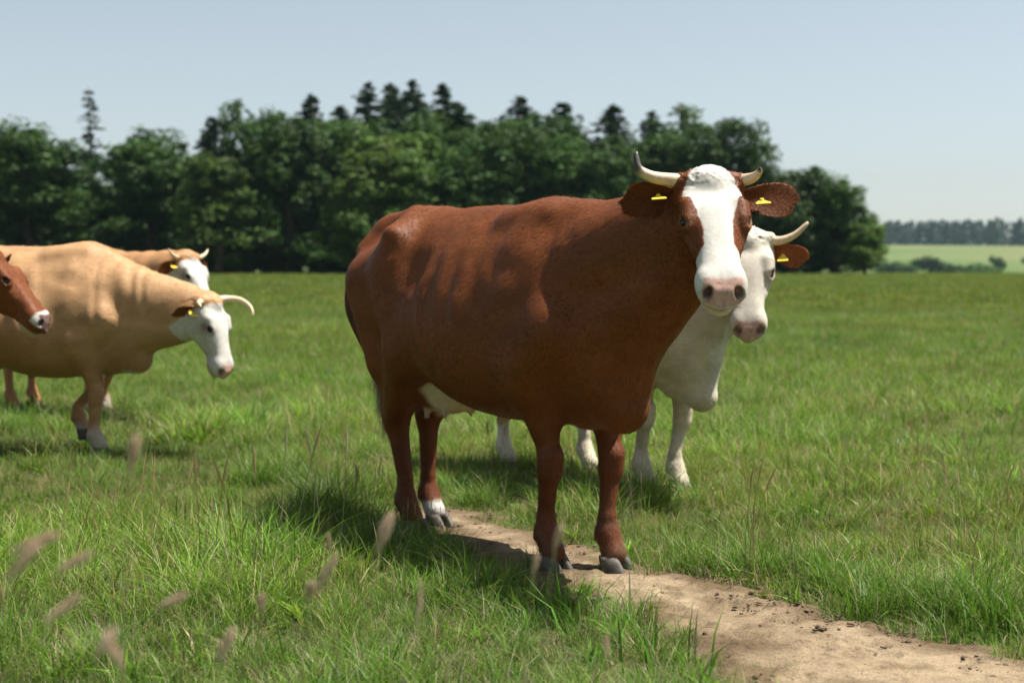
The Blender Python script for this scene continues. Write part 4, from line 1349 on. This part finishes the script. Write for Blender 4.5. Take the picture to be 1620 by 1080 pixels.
gp, gi, gs, gr, gt = [], [], [], [], []
g = np.random.default_rng(77)
def scatter(n, y0, y1, half, idx_fn, smul=1.0):
    """uniform in the strip y0..y1, |x| < half*y + 1.3"""
    u = g.random(n * 3)
    y = np.sqrt(y0 * y0 + (y1 * y1 - y0 * y0) * u)
    x = (g.random(len(y)) * 2 - 1) * (half * y + 1.2)
    y, x = y[:n], x[:n]
    p = np.stack([x, y], 1); p3 = np.column_stack([p, np.zeros(n)])
    sd = path_sd(p) if y0 < 12 else np.full(n, 9.)
    patch = fbm(p3 * .55, 61); fine_ = fbm(p3 * 2.2, 62)
    idx, sc, keep = idx_fn(p, sd, patch, fine_)
    sc = sc * smul * g.uniform(.6, 1.3, n)
    tint = np.ones((n, 3)) * g.uniform(.78, 1.25, (n, 1)) * (1 + .26 * patch[:, None] + .14 * fine_[:, None])
    warm = .14 * fbm(p3 * .3, 63) + .10 * g.normal(size=n)
    tint[:, 0] *= 1 + np.clip(warm + .05, -.2, .5); tint[:, 2] *= 1 - warm * .5
    tint *= 1 - np.outer(sstep(12, 60, y), [.12, .20, .26])
    z = meadow_z(x, y) - .004
    gp.append(np.column_stack([x, y, z])[keep]); gi.append(idx[keep]); gs.append(sc[keep]); gt.append(tint[keep])
    gr.append(np.column_stack([g.normal(scale=.10, size=n), g.normal(scale=.10, size=n), g.uniform(0, 6.28, n)])[keep])

def near_idx(p, sd, patch, fi):
    n = len(p)
    r = g.random(n)
    idx = g.integers(0, 5, n)
    idx = np.where(r < .10 + .12 * (fi > .15), g.integers(5, 7, n), idx)
    idx = np.where((r > .82) | ((fi < -.28) & (r > .55)), g.integers(7, 9, n), idx)
    idx = np.where((r > .994) & (p[:, 1] < 8) & (p[:, 1] > 4.7), 9, idx)
    idx = np.where((r > .50) & (r < .53 + .03 * (patch > .1)), 15, idx)
    sc = 1.0 + .55 * patch + .40 * fi
    sd = sd + g.normal(scale=.055, size=n)
    edge = sstep(.0, .35, sd)
    sc = sc * (.62 + .38 * edge)
    inside = sd < .02
    keep = ~inside | (g.random(n) < .55 * sstep(-.30, .04, sd) + .03)
    idx = np.where(inside, np.where(g.random(n) < .5, g.integers(7, 9, n), g.integers(0, 5, n)), idx)
    sc = np.where(inside, sc * .45, sc)
    return idx, np.clip(sc, .3, 1.8), keep

def mid_idx(p, sd, patch, fi):
    n = len(p); idx = g.integers(10, 13, n)
    return idx, np.clip(1.0 + .4 * patch + .2 * fi, .5, 1.7), sd > .1
def far_idx(p, sd, patch, fi):
    n = len(p); return g.integers(13, 15, n), np.clip(1 + .3 * patch, .6, 1.5), np.ones(n, bool)

scatter(20000, 2.9, 9.5, .46, near_idx)
scatter(15000, 9.0, 18., .46, near_idx, 1.25)
scatter(22000, 14, 45, .46, mid_idx, 1.05)
scatter(42000, 42, 150, .46, far_idx)
# outer margin, coarse, for light and for other views
scatter(9000, 3, 40, 1.1, mid_idx, 1.0)
# tussock tinted darker beside the cow and thick tufts along the path edge
tuss = []
for (px, py, s_, n_) in [(500, 820, 1.5, 16), (530, 800, 1.4, 10), (1500, 985, 1.25, 14), (1345, 950, 1.1, 12), (1090, 905, .9, 8), (1560, 1000, 1.2, 12), (1230, 915, 1.1, 9), (770, 800, 1.0, 7), (900, 815, .9, 8), (430, 770, 1.3, 8)]:
    b = ground_at(px, py)
    for _ in range(n_):
        tuss.append((b.x + g.normal() * .11, b.y + g.normal() * .10, s_ * g.uniform(.7, 1.2), .5 if px in (500, 530) else .85))
tuss = np.array(tuss); nt_ = len(tuss)
gp.append(np.column_stack([tuss[:, 0], tuss[:, 1], np.zeros(nt_)])); gi.append(g.integers(5, 7, nt_)); gs.append(tuss[:, 2])
gt.append(np.tile([.9, 1.0, .9], (nt_, 1)) * tuss[:, 3:4]); gr.append(np.column_stack([g.normal(scale=.12, size=nt_), g.normal(scale=.12, size=nt_), g.uniform(0, 6.28, nt_)]))

GPt, GI, GS, GR, GT = map(np.concatenate, (gp, gi, gs, gr, gt))
me = bpy.data.meshes.new('grass')
me.vertices.add(len(GPt)); me.vertices.foreach_set('co', GPt.astype(np.float32).ravel())
def attr(nm, typ, key, data):
    a = me.attributes.new(nm, typ, 'POINT'); a.data.foreach_set(key, np.ascontiguousarray(data).ravel())
attr('idx', 'INT', 'value', GI.astype(np.int32)); attr('scl', 'FLOAT', 'value', GS.astype(np.float32))
attr('rot', 'FLOAT_VECTOR', 'vector', GR.astype(np.float32)); attr('tint', 'FLOAT_VECTOR', 'vector', GT.astype(np.float32))
me.update()
grass = bpy.data.objects.new('grass', me); col.objects.link(grass)
tag(grass, 'green meadow grass with dry straw blades covering the pasture', 'grass', kind='stuff')
ng = bpy.data.node_groups.new('grass_scatter', 'GeometryNodeTree')
ng.interface.new_socket('Geometry', in_out='INPUT', socket_type='NodeSocketGeometry')
ng.interface.new_socket('Geometry', in_out='OUTPUT', socket_type='NodeSocketGeometry')
N, L = ng.nodes, ng.links
gi_, go_ = N.new('NodeGroupInput'), N.new('NodeGroupOutput')
ci = N.new('GeometryNodeCollectionInfo'); ci.inputs['Collection'].default_value = tuft_coll
ci.inputs['Separate Children'].default_value = True; ci.inputs['Reset Children'].default_value = True
iop = N.new('GeometryNodeInstanceOnPoints'); iop.inputs['Pick Instance'].default_value = True
def named(nm, typ):
    a = N.new('GeometryNodeInputNamedAttribute'); a.data_type = typ; a.inputs['Name'].default_value = nm
    return a.outputs['Attribute']
m2p = N.new('GeometryNodeMeshToPoints')
L.new(gi_.outputs[0], m2p.inputs['Mesh']); L.new(m2p.outputs[0], iop.inputs['Points'])
L.new(ci.outputs[0], iop.inputs['Instance']); L.new(named('idx', 'INT'), iop.inputs['Instance Index'])
e2r = N.new('FunctionNodeEulerToRotation'); L.new(named('rot', 'FLOAT_VECTOR'), e2r.inputs[0]); L.new(e2r.outputs[0], iop.inputs['Rotation'])
L.new(named('scl', 'FLOAT'), iop.inputs['Scale']); L.new(iop.outputs[0], go_.inputs[0])
md = grass.modifiers.new('scatter', 'NODES'); md.node_group = ng
# ================================================================== small things
# crumbs of trampled soil, densest along the broken upper edge of the path
def clods():
    r = np.random.default_rng(15)
    bm0 = bmesh.new(); bmesh.ops.create_icosphere(bm0, subdivisions=1, radius=1.0)
    bv = np.array([v.co[:] for v in bm0.verts]); bf = np.array([[v.index for v in f.verts] for f in bm0.faces]); bm0.free()
    p = np.column_stack([r.uniform(lo_[0], hi_[0], 60000), r.uniform(lo_[1], hi_[1], 60000)])
    p = p[(p[:, 1] > 3.2) & (p[:, 1] < 8) & (np.abs(p[:, 0]) < .5 * p[:, 1] + 1)]
    sd_ = path_sd(p)
    up = poly_sd(p, np.concatenate([upw, upw[::-1] + [0, -.45]]))
    cl = fbm(np.column_stack([p, 0 * sd_]) * 4, 71)
    w = (sd_ < .05) * (.05 + .9 * (up < .05) * (cl > 0) + .25 * (cl > .25))
    p = p[r.random(len(p)) < w * .45][:5200]
    V, F, C = [], [], []
    for i, (x, y) in enumerate(p):
        s = .002 + .009 * r.random() ** 5
        v = bv * (1 + r.uniform(-.35, .35, (len(bv), 1))) * s * np.array([1.2, 1.0, .62]) * r.uniform(.7, 1.3, 3)
        a = r.uniform(0, 6.28); c, q = math.cos(a), math.sin(a)
        v = np.column_stack([v[:, 0] * c - v[:, 1] * q, v[:, 0] * q + v[:, 1] * c, v[:, 2]]) + [x, y, .024 + s * .2]
        F.append(bf + i * len(bv)); V.append(v)
        C.append(np.tile(np.append(np.array([.11, .078, .052]) * r.uniform(.5, 1.5), 1), (len(bv), 1)))
    t = NT('soil_crumbs'); at = t.n('ShaderNodeVertexColor', layer_name='Col')
    b = t.n('ShaderNodeBsdfPrincipled'); b.inputs['Roughness'].default_value = .95; b.inputs['Specular IOR Level'].default_value = .1
    t.l(at.outputs[0], b.inputs['Base Color']); t.l(b.outputs[0], t.out.inputs[0])
    o = mesh_obj('soil_clods', np.concatenate(V), np.concatenate(F), t.m, smooth=False)
    point_color(o, np.concatenate(C))
    tag(o, 'dark crumbs of dry soil scattered over the dirt path', 'soil', kind='stuff')
clods()

# tall flowering grass close to the lens: stem, leaf and feathery head
M_SEED = simple_mat('grass_panicle', (0.60, 0.46, 0.36), .8, .2, 40, (0.78, 0.64, 0.50))
M_STALK = simple_mat('grass_stalk', (0.17, 0.18, 0.07), .7, .3, 20, (0.26, 0.24, 0.11))
def seed_grass(px, py, d, hl, tilt, fat, label):
    r = np.random.default_rng(int(px * 7 + py))
    top = np.array([(px - 810) / FPX * d, d, CAM_H - (py - 432) / FPX * d])
    base = np.array([top[0] - tilt * top[2] * .35, d + r.normal() * .05, 0.0])
    root = empty('seed_stalk', tuple(base))
    pts = spline([(0, 0, -.01), tuple((top - base) * [.22, .3, .4]), tuple((top - base) * [.6, .65, .78]), tuple(top - base)], 14)
    v, f = tube(pts, np.linspace(.0016, .0007, 14), 6)
    mesh_obj('stem', v, f, M_STALK, root)
    d0 = (pts[-1] - pts[-3]); d0 /= np.linalg.norm(d0)
    d0 = d0 + np.array([tilt * .6, 0, -abs(tilt) * .5]); d0 /= np.linalg.norm(d0)
    n = 800
    u = r.random(n)
    rad = fat * np.sin(np.clip(u * .93 + .07, 0, 1) * math.pi) ** .7
    off = r.normal(size=(n, 3)); off -= (off @ d0)[:, None] * d0; off /= np.linalg.norm(off, axis=1, keepdims=True)
    rt = pts[-1] + d0 * (u[:, None] - .25) * hl
    sv, sf = strands(rt, off + d0 * 1.3, rad * r.uniform(.7, 1.4, n), .0022, off * .1, 3)
    mesh_obj('seed_head', sv, sf, M_SEED, root)
    lf = spline([(0, 0, 0), (.02, .01, top[2] * .22), (.06 * (1 if tilt > 0 else -1), .02, top[2] * .40)], 8)
    wv = np.concatenate([[p - [.0025 * (1 - i / 8), 0, 0], p + [.0025 * (1 - i / 8), 0, 0]] for i, p in enumerate(lf)])
    mesh_obj('leaf', wv, [(2 * i, 2 * i + 1, 2 * i + 3, 2 * i + 2) for i in range(7)], M_GRASS2, root)
    tag(root, label, 'seed stalk', 'flowering grass stalks in the foreground')
M_GRASS2 = simple_mat('stalk_leaf', (0.09, 0.14, 0.03), .5, .3, 12, (0.13, 0.17, 0.05))
LB = 'thin stalk with soft pinkish-brown seed head standing up from the near grass'
for i, (px, py, d, hl, tilt, fat) in enumerate([(205, 735, 2.5, .075, .15, .016), (30, 868, 2.1, .085, .9, .014), (95, 900, 2.3, .07, .8, .012), (18, 905, 2.0, .07, .5, .012), (255, 960, 2.4, .06, .8, .012), (75, 980, 2.2, .075, .6, .012),
        (505, 925, 2.5, .085, .35, .012), (485, 948, 2.6, .05, .2, .012), (600, 862, 2.6, .085, .25, .017), (408, 970, 2.7, .045, .1, .012), (150, 1035, 2.2, .06, .4, .012), (660, 975, 3.0, .10, .08, .008),
        (845, 905, 2.9, .05, .15, .010), (880, 862, 2.8, .06, .2, .011), (180, 1050, 2.1, .06, -.3, .014), (345, 1040, 2.4, .07, .3, .013), (520, 870, 3.2, .05, -.1, .007), (960, 1035, 3.1, .05, .1, .008)]):
    seed_grass(px, py, d * .82, hl * .8, tilt, fat * .72, LB)
